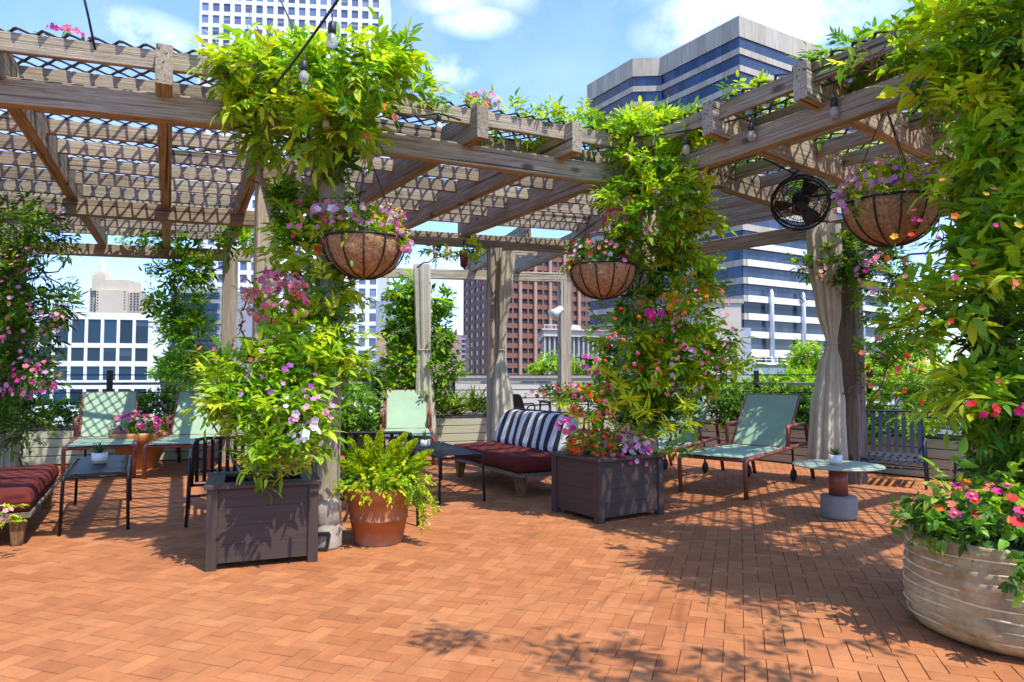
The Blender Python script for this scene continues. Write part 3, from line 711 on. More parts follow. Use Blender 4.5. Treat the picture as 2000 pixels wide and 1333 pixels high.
# ------------------------------------------------------------------ the city behind
GZ = -26
def unit_box(name, mat, sx, sy, sz):
    mb = MB(); mb.box((-sx / 2, -sy / 2, -sz / 2), (sx / 2, sy / 2, sz / 2), c=.002); me = mb.build('tmp', mat); d = me.data; bpy.data.objects.remove(me); d.name = name; return d
def facade(root, wall, o, u, width, zs, cols, depth, win_mat, n_out, seen, budget, rowspec):
    """grid of openings on a vertical plane from o along u. zs: list of (z0,z1) openings, cols: list of (s0,s1) openings.
    wall: MB receiving piers and spandrels; panes become parts of root"""
    u = Vector((u[0], u[1], 0)).normalized(); nn = Vector((n_out[0], n_out[1], 0)).normalized(); o = Vector((o[0], o[1], 0))
    def rect(s0, s1, z0, z1, out=0.):
        a = o + u * s0; b = o + u * s1; f = nn * out; k = nn * -depth
        vs = [a + f, b + f, b + k, a + k]; vs = [Vector((p.x, p.y, z0)) for p in vs] + [Vector((p.x, p.y, z1)) for p in vs]
        gs = [(s0, z0, 0), (s1, z0, 0), (s1, z0, 1), (s0, z0, 1), (s0, z1, 0), (s1, z1, 0), (s1, z1, 1), (s0, z1, 1)]
        wall.add(vs, [(0, 1, 5, 4), (1, 2, 6, 5), (2, 3, 7, 6), (3, 0, 4, 7), (4, 5, 6, 7), (3, 2, 1, 0)], gs)
    zt0, zt1 = rowspec; s = 0
    for s0, s1 in cols + [(width, width)]:       # piers, full height
        if s0 > s: rect(s, s0, zt0, zt1, .03)
        s = s1
    for s0, s1 in cols:                           # spandrels between the piers
        z = zt0
        for z0, z1 in zs + [(zt1, zt1)]:
            if z0 > z: rect(s0, s1, z, z0)
            z = z1
    rz = math.atan2(u.y, u.x); rest = MB(); meshes = {}
    for z0, z1 in zs:
        for s0, s1 in cols:
            c = o + u * ((s0 + s1) / 2) - nn * (depth * .6); c.z = (z0 + z1) / 2; key = (round(s1 - s0, 2), round(z1 - z0, 2))
            if budget[0] > 0 and seen(c):
                budget[0] -= 1
                if key not in meshes: meshes[key] = unit_box('window', win_mat, key[0] + .02, .06, key[1] + .02)
                w = bpy.data.objects.new('window', meshes[key]); COL.objects.link(w); w.parent = root; w.location = c - root.location; w.rotation_euler = (0, 0, rz)
            else:
                a = o + u * (s0 - .01) - nn * (depth * .6); b = o + u * (s1 + .01) - nn * (depth * .6)
                rest.add([(a.x, a.y, z0), (b.x, b.y, z0), (b.x, b.y, z1), (a.x, a.y, z1)], [(0, 1, 2, 3)])
    return rest
def proj(p):
    x, y, z = p[0], p[1], p[2] - EYE; d = y * CP + z * SP; u = -y * SP + z * CP
    return 1000 + FPX * x / d, 666.5 - FPX * u / d
def seen_in(*rects):
    def f(c):
        x, y = proj(c); return any(a <= x <= b and e <= y <= g for a, e, b, g in rects)
    return f
def prism(mb, pts, z0, z1):
    n = len(pts); per = [0]
    for a, b in zip(pts, pts[1:] + pts[:1]): per.append(per[-1] + (Vector(b) - Vector(a)).length)
    for i in range(n):
        a, b = pts[i], pts[(i + 1) % n]
        mb.add([(*a, z0), (*b, z0), (*b, z1), (*a, z1)], [(0, 1, 2, 3)], [(per[i], z0, 0), (per[i + 1], z0, 0), (per[i + 1], z1, 0), (per[i], z1, 0)])
    mb.add([(*p, z1) for p in pts], [tuple(range(n))]); mb.add([(*p, z0) for p in pts], [tuple(range(n))])
    return mb
def inset(pts, d):
    c = Vector((sum(p[0] for p in pts) / len(pts), sum(p[1] for p in pts) / len(pts)))
    out = []
    n = len(pts); A = sum(pts[i][0] * pts[(i + 1) % n][1] - pts[(i + 1) % n][0] * pts[i][1] for i in range(n)); sg = 1 if A > 0 else -1
    for i in range(n):
        p, a, b = Vector(pts[i]), Vector(pts[i - 1]), Vector(pts[(i + 1) % n])
        d0, d1 = (p - a).normalized(), (b - p).normalized(); n0, n1 = Vector((-d0.y, d0.x)) * sg, Vector((-d1.y, d1.x)) * sg
        m = (n0 + n1); k = m.length_squared; m = m * (2 * d / k) if k > .05 else n0 * d
        q = p + m; out.append((q.x, q.y))
    return out

# white gridded tower
def white_tower():
    a = at(388, 100, 185); b = at(743, 100, 190); o = Vector((a.x, a.y)); e = Vector((b.x, b.y)); u = (e - o); W = u.length; u.normalize(); nn = Vector((u.y, -u.x))
    t = thing('skyscraper', 'tall white tower with a square window grid, cut off by the top of the picture', 'skyscraper', (o.x, o.y, GZ))
    nc = 17; cs = W / nc; cols = [(i * cs + cs * .2, i * cs + cs * .82) for i in range(nc)]
    fl = 3.46; z0 = GZ; nf = 44; zs = [(z0 + i * fl + 1.05, z0 + i * fl + 3.38) for i in range(nf)]; zs = [(p, q) for p, q in zs]
    wall = MB(); bud = [100]
    rest = facade(t, wall, o, u, W, zs, cols, .45, M['win_grey'], nn, seen_in((380, -20, 745, 100), (668, 555, 740, 705)), bud, (z0, z0 + nf * fl + .6))
    # narrow left flank and body
    L = Vector(o) - nn * 40 - u * 13.5; fl_u = (L - o).normalized(); fw = (L - o).length; nn2 = Vector((-fl_u.y, fl_u.x)) * -1
    if nn2.dot(-u) < 0: nn2 = -nn2
    cols2 = [(i * fw / 16 + .5, i * fw / 16 + fw / 16 - .4) for i in range(16)]
    r2 = facade(t, wall, o - Vector((0, 0)), fl_u, fw, zs, cols2, .3, M['win_grey'], nn2, lambda c: False, [0], (z0, z0 + nf * fl + .6))
    core = [tuple(o - nn * .6 + u * .5), tuple(e - nn * .6), tuple(e - nn * 38), tuple(L + u * .8)]
    prism(wall, core, z0, z0 + nf * fl)
    wall.build('wall', M['tower_wall'], t)
    rest.v += []; n = len(rest.v); rest.add(r2.v, r2.f, r2.g)
    tag(rest.build('window', M['win_grey'], t), kind='stuff')
white_tower()

# banded office tower at the right
def office():
    P = [(50.5, 148), (37.4, 168), (30.4, 168.5), (20.7, 184.5), (47, 205), (98, 176)]
    P = P[:]  # clockwise seen from above
    t = thing('office_tower', 'tan concrete office tower with bands of blue glass, its corner pointing at the terrace', 'office tower', (50.5, 148, GZ))
    H = 81.6; fl = 3.95; wall = MB(); prism(wall, P, H - 4.7, H); k = 0; z = H - 4.7
    I = inset(P, .3)
    roofs = []
    while z > GZ + 4:
        z1, z0 = z, z - 2.55; 
        for i in (0, 1, 2, 5):
            a, b = I[i], I[(i + 1) % 6]; gb = MB(); L = (Vector(a) - Vector(b)).length; r = random.uniform(0, 60)
            gb.add([(*a, z0), (*b, z0), (*b, z1), (*a, z1)], [(0, 1, 2, 3)], [(r, z0, 0), (r + L, z0, 0), (r + L, z1, 0), (r, z1, 0)])
            if z < 36 and i == 5: continue
            gb.build('window_band', M['band'] if i != 5 else M['band_dark'], t)
        prism(wall, P, z0 - (fl - 2.55), z0); z -= fl; k += 1
    wall.build('wall', M['concrete_panel'], t)
    # lower part of the right flank: recessed glazing behind round columns
    a, b = Vector(P[0]), Vector(P[5]); u = (b - a).normalized(); nn = Vector((u.y, -u.x))
    z = H - 4.7
    while z > GZ + 4:
        z1, z0 = z, z - 2.55
        if z < 36:
            q = a - nn * .5; w = b - nn * .5; gb = MB(); r = random.uniform(0, 40); gb.add([(*q, z0), (*w, z0), (*w, z1), (*q, z1)], [(0, 1, 2, 3)], [(r, z0, 0), (r + 50, z0, 0), (r + 50, z1, 0), (r, z1, 0)])
            gb.build('window_band', M['win_dark'] if 14 < z < 19 else M['band_dark'], t)
        z -= fl
    z = H - 4.7; sp = MB()
    while z > GZ + 4:
        z0 = z - fl; 
        if z0 < 30: q0 = a + nn * .12 + u * 1.2; q1 = b + nn * .12; sp.bar((*q0, z0 + .72), (*q1, z0 + .72), .2, 1.42)
        z -= fl
    sp.build('spandrel', M['white_wall'], t)
    for s in (8.2, 19.2, 30.5, 42):
        c = a + u * s + nn * .7; mb = MB(); mb.lathe((c.x, c.y, 4.4), [(.46, 0), (.46, 15.2), (.36, 15.9), (.16, 16.3), (0.01, 16.4)], 20); mb.build('column', M['white_wall'], t, True)
    mb = MB(); c0 = a + nn * .9 + u * 2; c1 = a + nn * .9 + u * 50
    mb.bar((*c0, 4.1), (*c1, 4.1), 1.6, .5); mb.bar((*c0, 5.6), (*c1, 5.6), .12, .2); mb.bar((*c0, 5.0), (*c1, 5.0), .1, .12)
    for i in range(14):
        q = c0.lerp(c1, i / 13); mb.bar((*q, 4.2), (*q, 5.6), .12, .12)
    mb.build('balcony', M['white_wall'], t)
office()
def annex():
    a = at(1378, 700, 92); b = at(1449, 700, 92); top = at(1400, 593, 92).z
    t = thing('annex_block', 'blank beige stone block in front of the banded office tower', 'building', (a.x, a.y, GZ)); w = MB()
    prism(w, [(a.x, 92), (b.x, 92), (b.x + 5, 112), (a.x + 2, 112)], GZ, top); w.build('wall', M['beige_wall'], t)
    c = MB(); prism(c, [(a.x - .3, 91.8), (b.x + .3, 91.8), (b.x + 5.2, 112.2), (a.x + 1.8, 112.2)], top + .004, top + .6); c.build('coping', M['concrete_panel'], t)
    r = at(1470, 700, 93); w = MB(); prism(w, [(b.x + .02, 92.5), (r.x - .2, 92.9), (r.x - .2, 106), (b.x + 2, 106)], GZ, at(1450, 640, 92).z); w.build('side_wall', M['grey_wall'], t)
annex()
# red-brown gridded tower
def brown():
    c = at(985, 600, 235); l = at(905, 600, 276); r = at(1157, 600, 250); zt = at(985, 462, 235).z
    t = thing('brick_tower', 'red brown tower with rows of small dark windows behind the middle bay', 'tower block', (c.x, c.y, GZ)); wall = MB(); bud = [100]
    fl = 3.47; nf = int((zt - GZ) / fl); z0 = zt - nf * fl
    C, Lp, Rp = Vector((c.x, c.y)), Vector((l.x, l.y)), Vector((r.x, r.y))
    u = (C - Lp); W = u.length; u.normalize(); nn = Vector((u.y, -u.x)); n = 7; cs = W / n
    zs = [(z0 + i * fl + 1.07, z0 + i * fl + 2.85) for i in range(nf)]
    sn = seen_in((900, 485, 1160, 735))
    r1 = facade(t, wall, Lp, u, W, zs, [(i * cs + cs * .2, i * cs + cs * .8) for i in range(n)], .5, M['win_dark'], nn, sn, bud, (z0, zt))
    u = (Rp - C); W = u.length; u.normalize(); nn = Vector((u.y, -u.x)); n = 6; cs = W / n; cols = []
    for i in range(n): cols += [(i * cs + cs * .12, i * cs + cs * .5), (i * cs + cs * .6, i * cs + cs * .88)]
    r2 = facade(t, wall, C, u, W, zs, cols, .7, M['win_blue'], nn, sn, bud, (z0, zt))
    pier = MB()
    for i in range(n + 1):
        q = C + u * (i * cs) + nn * .3; pier.bar((*q, z0), (*q, zt + .2), 1.05, 1.2, (u.x, u.y, 0))
    pier.build('pier', M['pink_wall'], t)
    prism(wall, [tuple(C - nn * 1.4 - u * .4), tuple(Rp - nn * 1.3), tuple(Rp - nn * 50), tuple(Lp + Vector((8, 26))), tuple(Lp + Vector((1.3, 1.3)))], GZ, zt - .1)
    wall.build('wall', M['brick_wall'], t); r1.add(r2.v, r2.f, r2.g); tag(r1.build('window', M['win_dark'], t), kind='stuff')
brown()
# low white block at the left
def white_low():
    a = at(-90, 700, 125); b = at(328, 700, 132); A, B = Vector((a.x, a.y)), Vector((b.x, b.y)); u = B - A; W = u.length; u.normalize(); nn = Vector((u.y, -u.x))
    t = thing('white_building', 'low white building with teal windows behind the two green loungers', 'building', (a.x, a.y, GZ)); wall = MB(); Y = 130.6
    zz = lambda y: at(250, y, Y).z
    zs = [(zz(791), zz(760)), (zz(743), zz(716)), (zz(706), zz(680)), (zz(671), zz(625))]; zs = [(GZ + 2.2 + i * 3.6, GZ + 4.4 + i * 3.6) for i in range(4)] + zs
    cs = 28.4 * 130.4 / FPX; x1 = W - 35 * 131.6 / FPX; cols = [(x1 - (i + 1) * cs + cs * .12, x1 - i * cs - cs * .07) for i in range(12)][::-1]; cols = [c for c in cols if c[0] > .2]
    rest = facade(t, wall, A, u, W, zs, cols, .4, M['win_blue'], nn, seen_in((0, 600, 330, 800)), [100], (GZ, zz(612)))
    prism(wall, [tuple(A - nn * .7), tuple(B - nn * .7), tuple(B - nn * 18), tuple(A - nn * 18)], GZ, zz(612) - .1)
    wall.build('wall', M['white_wall'], t); tag(rest.build('window', M['win_blue'], t), kind='stuff')
white_low()
def deco():
    Y = 300; z = lambda y: at(200, y, Y).z; X = lambda x: at(x, 600, Y).x
    t = thing('deco_tower', 'pale stepped tower with a gilded spire far behind the white building', 'tower', (X(220), Y, GZ)); w = MB()
    def blk(mb, x0, x1, y1, d0, d1, y0=None): prism(mb, [(X(x0), Y + d0), (X(x1), Y + d0), (X(x1), Y + d1), (X(x0), Y + d1)], GZ if y0 is None else z(y0), z(y1))
    blk(w, 187, 246, 567, 0, 14); blk(w, 200, 246, 546, 1, 12, 567.2)
    blk(w, 174, 201, 536, 1.2, 6, 567.4); blk(w, 177, 198, 531, 1.6, 5.6, 536.1)
    w.build('wall', M['deco_wall'], t)
    s = MB(); blk(s, 168, 186.7, 562, 2.2, 15); blk(s, 246.3, 269, 571, 1.5, 14); blk(s, 269.3, 280, 602, 2, 12); s.build('wing', M['concrete_panel'], t)
    g = MB(); cx = X(188.5)
    g.lathe((cx, Y + 3.6, z(531)), [(1.5, 0), (1.5, z(526) - z(531)), (1.25, z(525) - z(531)), (1.05, z(516) - z(531)), (.6, z(510) - z(531)), (.5, z(506) - z(531)), (.1, z(503) - z(531)), (.02, z(497) - z(531))], 8); g.build('spire', M['gold'], t)
    for i in range(7):
        for x in (190, 243):
            wb = MB(); wb.box((X(x) - .25, Y - .06, z(605 - i * 5.5)), (X(x) + .25, Y + .1, z(602.4 - i * 5.5))); wb.build('window', M['win_dark'], t)
    for i in range(7):
        for x in (173, 180, 252, 259, 265):
            wb = MB(); wb.box((X(x) - .3, Y + 1.4 if x > 200 else Y + 2.1, z(606 - i * 5.2)), (X(x) + .3, Y + 2.3, z(603 - i * 5.2))); wb.build('window', M['win_dark'], t)
deco()
def small_blocks():
    # pink brick block
    Y = 78; a, b = at(737, 700, Y).x, at(893, 700, Y + 1).x; zt = at(800, 652, Y).z
    t = thing('pink_building', 'low pinkish brick building between the white tower and the red brown tower', 'building', (a, Y, GZ)); w = MB()
    prism(w, [(a, Y + .3), (b, Y + 1.3), (b, Y + 16), (a, Y + 16)], GZ, zt)
    u = Vector((b - a, 1)); W = u.length; zz = lambda y: at(800, y, Y).z; n = 10
    rest = facade(t, w, (a, Y), u, W, [(GZ + 4, GZ + 6), (GZ + 9, GZ + 11), (GZ + 14, GZ + 16), (zz(742), zz(730)), (zz(709), zz(697))], [(i * W / n + .25, i * W / n + .72) for i in range(n)], .25, M['win_grey'], Vector((u.y, -u.x)), seen_in((735, 640, 895, 760)), [100], (GZ, zt + .3))
    w.build('wall', M['pink_wall'], t); tag(rest.build('window', M['win_grey'], t), kind='stuff')
    # slim dark block
    Y = 86; a, b = at(893.5, 700, Y).x, at(908, 700, Y).x; t = thing('dark_block', 'slim dark grey block beside the red brown tower', 'building', (a, Y, GZ)); w = MB()
    prism(w, [(a, Y), (b, Y), (b, Y + 9), (a, Y + 9)], GZ, at(900, 655, Y).z); w.build('wall', M['win_grey'], t)
    for i in range(9):
        s = MB(); zq = at(900, 664 + i * 10, Y).z; s.box((a - .05, Y - .12, zq), (b + .05, Y + .3, zq + .22)); s.build('floor_slab', M['grey_wall'], t)
    # grey panelled block with blue crown stripes
    Y = 120; a, b = at(733, 700, Y).x, at(778, 700, Y).x; t = thing('grey_block', 'grey panelled block with blue crown stripes next to the white tower', 'building', (a, Y, GZ)); w = MB()
    prism(w, [(a, Y), (b, Y), (b, Y + 12), (a, Y + 12)], GZ, at(750, 588, Y).z); w.build('wall', M['grey_wall'], t)
    for i, y in enumerate((578, 583)):
        s = MB(); s.box((a + .8, Y + .2, at(750, y + 3.4, Y).z), (b + .3, Y + 11, at(750, y, Y).z)); s.build('crown_stripe', M['band'] if i == 0 else M['win_blue'], t)
    s = MB(); s.box((a + 1, Y + .6, at(750, 588, Y).z + .01), (b - .2, Y + 10.6, at(750, 574.5, Y).z)); s.build('plant_room', M['white_wall'], t)
    # beige pavilion roof with dome
    Y = 56; a, b = at(1062, 700, Y).x, at(1205, 700, Y).x; t = thing('pavilion', 'low beige pavilion with flat cornice and small white dome behind the rear post', 'building', (a, Y, GZ)); w = MB()
    z = lambda y: at(1100, y, Y).z
    prism(w, [(a, Y), (b, Y + 2), (b, Y + 12), (a, Y + 12)], z(657), z(645)); prism(w, [(a - .15, Y - .2), (b + .1, Y + 1.8), (b, Y + 12.2), (a, Y + 12.2)], z(644.9), z(642)); w.build('cornice', M['beige_wall'], t)
    w = MB(); prism(w, [(a + .25, Y + .7), (b - .1, Y + 2.7), (b, Y + 11), (a + .2, Y + 11)], GZ, z(657.1)); w.build('wall', M['win_grey'], t)
    for i in range(15):
        q = lerp2((a + .1, Y + .3), (b - .1, Y + 2.3), i / 14); s = MB(); s.bar((*q, z(760)), (*q, z(657.2)), .13, .22); s.build('fin', M['beige_wall'], t)
    cx = at(1131, 640, Y).x; s = MB(); s.lathe((cx, Y + 3, z(643)), [(.5, 0), (.48, .22), (.36, .42), (.2, .52), (.01, .55)], 20); s.build('dome', M['white_metal'], t, True)
    for i in range(9):
        q = lerp2((a + .1, Y + .5), (a + 2.6, Y + .9), i / 8); s = MB(); s.bar((*q, z(642)), (*q, z(634)), .03, .03); s.build('baluster', M['white_metal'], t)
    s = MB(); s.bar((a + .05, Y + .5, z(634)), (a + 2.7, Y + .9, z(634)), .05, .05); s.build('handrail', M['white_metal'], t)
    # neighbouring stone parapet just beyond the railing
    Y = 24; t = thing('parapet_wall', 'cream stone parapet of the neighbouring roof beyond the railing', 'wall', (at(950, 740, Y).x, Y, GZ)); w = MB()
    a, b = at(880, 740, Y).x, at(1175, 740, Y).x; zt = at(1000, 734, Y).z
    prism(w, [(a, Y), (b, Y + 1), (b, Y + 8), (a, Y + 8)], GZ, zt - .1); w.build('wall', M['beige_wall'], t)
    s = MB(); prism(s, [(a - .1, Y - .1), (b + .1, Y + .9), (b + .1, Y + 8.1), (a - .1, Y + 8.1)], zt - .096, zt); s.build('coping', M['stone'], t)
    Y = 70; a, b = at(329, 700, Y).x, at(352, 700, Y).x; t = thing('glass_block', 'pale glass and stone block right of the low white building', 'building', (a, Y, GZ)); w = MB()
    prism(w, [(a, Y), (b + 4, Y + 1), (b + 4, Y + 10), (a, Y + 10)], GZ, at(340, 560, Y).z); w.build('wall', M['grey_wall'], t)
    for i in range(8):
        s = MB(); q = at(340, 585 + i * 20, Y).z; s.box((a + .15, Y - .05, q), (b + 3.8, Y + .4, q + .65)); s.build('window_band', M['win_blue'], t)
small_blocks()
# ------------------------------------------------------------------ furniture
def square_planter(label, corner, a_dir, w, d, h):
    """corner: front-left foot; a_dir: direction (deg) of the front edge"""
    t = thing('planter', label, 'planter', corner, R(a_dir), 'brown square planters')
    z0 = .045; lg = .075
    for x in (0, w - lg):
        for y in (0, d - lg):
            mb = MB(); mb.box((x, y, 0), (x + lg, y + lg, h - .022), c=.005); mb.build('leg', M['box'], t, local=True)
    nb = 4
    def side(o, u, L):
        mb = MB(); bh = (h - .025 - z0) / nb; o, u = Vector(o), Vector(u)
        for i in range(nb):
            a = o + Vector((0, 0, z0 + bh * (i + .5))); mb.bar(a, a + u * L, .022, bh - .0012, c=.0016)
        mb.build('side_panel', M['box'], t, local=True)
    side((lg, .03, 0), (1, 0, 0), w - 2 * lg); side((lg, d - .03, 0), (1, 0, 0), w - 2 * lg); side((.03, lg, 0), (0, 1, 0), d - 2 * lg); side((w - .03, lg, 0), (0, 1, 0), d - 2 * lg)
    mb = MB(); e = .018; r = .11
    mb.box((-e, -e, h - .02), (w + e, r, h + .012)); mb.box((-e, d - r, h - .02), (w + e, d + e, h + .012)); mb.box((-e, r + .001, h - .0205), (r, d - r - .001, h + .011)); mb.box((w - r, r + .001, h - .0205), (w + e, d - r - .001, h + .011))
    mb.build('rim', M['box'], t, local=True)
    P = [[Vector((.03 + (w - .06) * i / 14, .03 + (d - .06) * j / 14, h - .07 + .02 * math.sin(i * 1.7) * math.cos(j * 2.1))) for i in range(15)] for j in range(15)]
    MB().grid(P).build('soil', M['soil'], t, True, local=True)
    return t
PLANT1 = square_planter('dark brown boarded planter left of the terracotta fern pot, seen on its broad front', G(400, 1118), 21, .78, .72, .6)
PLANT2 = square_planter('dark brown boarded planter with its corner towards us, full of small bright flowers', G(1170, 1025), 33, .86, .76, .6)

def daybed(label, loc, rz, back=True):
    """local x along the length, local -y is the open front"""
    t = thing('daybed', label, 'daybed', loc, rz, 'rust red daybeds'); L, D = 2.0, .92
    fr = MB(); fr.box((0, 0, .235), (L, D, .275), c=.006); fr.build('base_board', M['wood_dark'], t, local=True)
    for x in (.1, L - .1):
        for y in (.1, D - .1):
            mb = MB(); mb.bar((x, y, 0), (x + (.02 if x < 1 else -.02), y, .235), .075, .075, (0, 1, 0), w1=.13, h1=.13); mb.build('leg', M['leg_wood'], t, local=True)
    # seat cushion: rounded slab with soft crown
    n, m = 40, 22; rows = []
    def cush(u, v, top):
        x, y = -.0 + L * u, D * v; ex = min(u, 1 - u) * L; ey = min(v, 1 - v) * D; e = min(ex, ey)
        rd = .06; k = 1 if e > rd else math.sqrt(max(0, 1 - (1 - e / rd) ** 2)); 
        z = .275 + .09 + (.088 + .02 * math.sin(math.pi * u) * math.sin(math.pi * v) + .006 * math.sin(9 * u + 3 * v) + .004 * math.sin(23 * u - 11 * v)) * k if top else .2755 + .09 - .0895 * k
        return Vector((x, y, z))
    mb = MB(); us = [0, .004, .012, .022, .032] + [.04 + .92 * i / 30 for i in range(31)] + [.968, .978, .988, .996, 1]; vs_ = [0, .01, .027, .047, .068] + [.08 + .84 * i / 14 for i in range(15)] + [.932, .953, .973, .99, 1]
    mb.grid([[cush(u, v, True) for u in us] for v in vs_]); mb.grid([[cush(u, v, False) for u in us] for v in vs_][::-1]); mb.build('seat_cushion', M['red_fabric'], t, True, local=True)
    if back:
        bk = MB(); bk.tube(arc(0, [(.06, D - .02, .28), (.03, D + .02, .93), (L - .03, D + .02, .93), (L - .06, D - .02, .28)], .06), .012, 8)
        for i in range(1, 9): bk.tube([(L * i / 9, D + .01, .93), (L * i / 9, D - .01, .3)], .006, 6)
        bk.build('back_frame', M['black_metal'], t, local=True)
    return t
SOFA = daybed('rust red daybed in the middle with dark wooden legs and a striped back cushion on it', G(1002, 972) + Vector((.13, -.2, 0)), R(117.5) + math.pi, True) if False else None
def at_local(o, x, y, z=0):
    c, s = math.cos(o.rotation_euler.z), math.sin(o.rotation_euler.z); return Vector((o.location.x + x * c - y * s, o.location.y + x * s + y * c, o.location.z + z))
# open front faces left (-u); front edge runs from the far end (-.85,9.62) to the near end (.06,7.82)
SOFA = daybed('rust red daybed in the middle carrying the striped back cushion', (-.86, 9.64, 0), R(-62.5), True)
LEFTBED = daybed('rust red daybed cut by the left edge of the picture, behind the black side table', (-3.97, 5.70, 0), R(118), False)

def bolster():
    L, H, T = 1.78, .47, .2; t = None
    mb = MB(); n = 44; prof = []
    for k in range(28):
        a = 2 * math.pi * k / 28; x, y = math.cos(a), math.sin(a); p = .5
        prof.append((math.copysign(abs(x) ** p, x) * T / 2, H / 2 + math.copysign(abs(y) ** p, y) * H / 2))
    vs, gs = [], []
    for i in range(n + 1):
        u = i / n; e = min(u, 1 - u) * L; k = 1 if e > .05 else .72 + .28 * math.sqrt(max(0, 1 - (1 - e / .05) ** 2))
        for (y, z) in prof:
            zz = H / 2 + (z - H / 2) * k + .008 * math.sin(u * 31 + z * 9); yy = y * k * (1 + .1 * math.sin(u * 17 + z * 5)) + (z / H) * .16
            vs.append((u * L, yy, zz)); gs.append((u * L / .217 + .02, z, 0))
    m = 28; fs = [(i * m + k, i * m + (k + 1) % m, (i + 1) * m + (k + 1) % m, (i + 1) * m + k) for i in range(n) for k in range(m)] + [tuple(range(m)), tuple(n * m + k for k in range(m))]
    mb.add(vs, fs, gs); o = mb.build('back_cushion', M['stripes'], None, True)
    p = at_local(SOFA, .1, .70, .452); o.location = p; o.rotation_euler = (0, 0, SOFA.rotation_euler.z)
    tag(o, 'long black and white striped cushion leaning on the middle daybed', 'cushion')
bolster()

def lounger():
    """local x from foot to head, y across; w .82"""
    t = thing('sun_lounger', '', 'sun lounger', (0, 0, 0), 0, 'sage green sun loungers'); w = .82; r = .026; h = w / 2
    for s in (-1, 1):
        mb = MB(); mb.tube(arc(0, [(.03, s * h, 0), (.0, s * h, .44), (2.02, s * h, .50), (2.2, s * h, 0)], .07), r, 10); mb.build('side_frame', M['red_metal'], t, True, local=True)
        mb = MB(); mb.tube(arc(0, [(1.33, s * h, .48), (1.30, s * h, .755), (1.93, s * h, .765), (2.02, s * h, .5)], .05), .024, 10); mb.build('armrest', M['red_metal'], t, True, local=True)
        mb = MB(); mb.lathe((0, 0, 0), [(.02, -.02), (.075, -.018), (.085, 0), (.075, .018), (.02, .02)], 20)
        Rm = Matrix.Translation((1.75, s * (h - .1), .085)) @ Matrix.Rotation(math.pi / 2, 4, 'X'); mb.v = [tuple(Rm @ Vector(p)) for p in mb.v]; st = MB(); st.tube([(1.75, s * (h - .1), .085), (1.72, s * (h - .1), .47)], .015, 8); so2 = st.build('wheel_strut', M['black_metal'], t, True, local=True); mb.build('wheel', M['black_metal'], so2, True, local=True)
    for x, z in ((0.02, .435), (1.36, .472), (2.0, .49)): MB().tube([(x, -h, z), (x, h, z)], .02, 8).build('crossbar', M['red_metal'], t, True, local=True)
    def sling(pts, name):
        P = []
        for i in range(15):
            u = i / 14; row = []
            for j in range(11):
                v = j / 10 * 2 - 1; x, z = pts(u); sag = .012 * (1 - v * v) * math.sin(math.pi * u); row.append(Vector((x, v * (h - .035), z - sag + .003 * math.sin(u * 40) * (1 - abs(v)))))
            P.append(row)
        mb = MB(); mb.grid(P); mb.grid([[p + Vector((0, 0, -.012)) for p in r_] for r_ in P][::-1]); mb.build(name, M['green_sling'], t, True, local=True)
    sling(lambda u: (-.02 + 1.38 * u, .468 + .012 * u), 'seat_sling')
    sling(lambda u: (1.37 + .5 * u, .485 + .66 * u), 'back_sling')
    mb = MB()
    for s in (-1, 1): mb.tube([(1.36, s * (h - .045), .48), (1.88, s * (h - .045), 1.14)], .016, 8)
    mb.tube([(1.88, -h + .045, 1.14), (1.88, h - .045, 1.14)], .014, 8); mb.build('back_frame', M['red_metal'], t, True, local=True)
    return t
LNG = lounger(); first = [True]
def put_lounger(label, foot_left, foot_right, rz):
    o = LNG if first[0] else copy_tree(LNG); first[0] = False
    c = (Vector(foot_left) + Vector(foot_right)) / 2; o.location = (c.x, c.y, 0); o.rotation_euler = (0, 0, R(rz)); o['label'] = label; return o
put_lounger('sage green sun lounger shown whole, between the curtain and the square flower planter', G(1322, 963), G(1460, 975), 47.5)
put_lounger('sage green sun lounger half hidden behind the flower planter and its vine', (1.14, 8.95, 0), (1.84, 8.5, 0), 53)
put_lounger('sage green sun lounger behind the black side table with the succulent', G(120, 943), G(263, 935), 117)
put_lounger('sage green sun lounger mostly hidden by the vine, right of the orange flower pot', G(285, 935), (-4.2, 9.5, 0), 105)
put_lounger('sage green sun lounger alone before the middle green planter box, behind the fern', (-2.05, 10.65, 0), (-1.22, 10.75, 0), 99)

def slat_table(label, loc, rz, L=1.58, W=.5, H=.52, mat='black_metal', n=20, name='side_table', cat='side table', group='black slatted side tables'):
    """centre at loc, long axis local x"""
    t = thing(name, label, cat, loc, rz, group); a, b = L / 2, W / 2
    for s in (-1, 1):
        mb = MB(); mb.tube(arc(0, [(-a - .03, s * (b + .012), 0), (-a, s * b, H - .01), (a, s * b, H - .01), (a + .03, s * (b + .012), 0)], .06), .0145, 8); mb.build('leg_frame', M[mat], t, True, local=True)
    for i in range(n):
        x = -a + .05 + (L - .1) * i / (n - 1); P = []
        for j in range(15):
            y = -b + W * j / 14; e = min(j, 14 - j) * W / 14; z = H + .004 - (.045 * (1 - min(1, e / .06)) ** 2)
            P.append([Vector((x - .026, y, z)), Vector((x + .026, y, z))])
        mb = MB(); mb.grid(P); mb.grid([[p + Vector((0, 0, -.006)) for p in r_] for r_ in P][::-1]); mb.build('slat', M[mat], t, True, local=True)
    for s in (-1, 1): MB().tube([(s * (a - .02), -b, H - .03), (s * (a - .02), b, H - .03)], .011, 6).build('crossbar', M[mat], t, True, local=True)
    return t
T1 = slat_table('black slatted side table at the left, holding the squat white potted succulent', (-4.13, 6.91, 0), R(118.5))
T2 = slat_table('black slatted side table between the fern pot and the striped cushion daybed', (-.87, 8.38, 0), R(113))

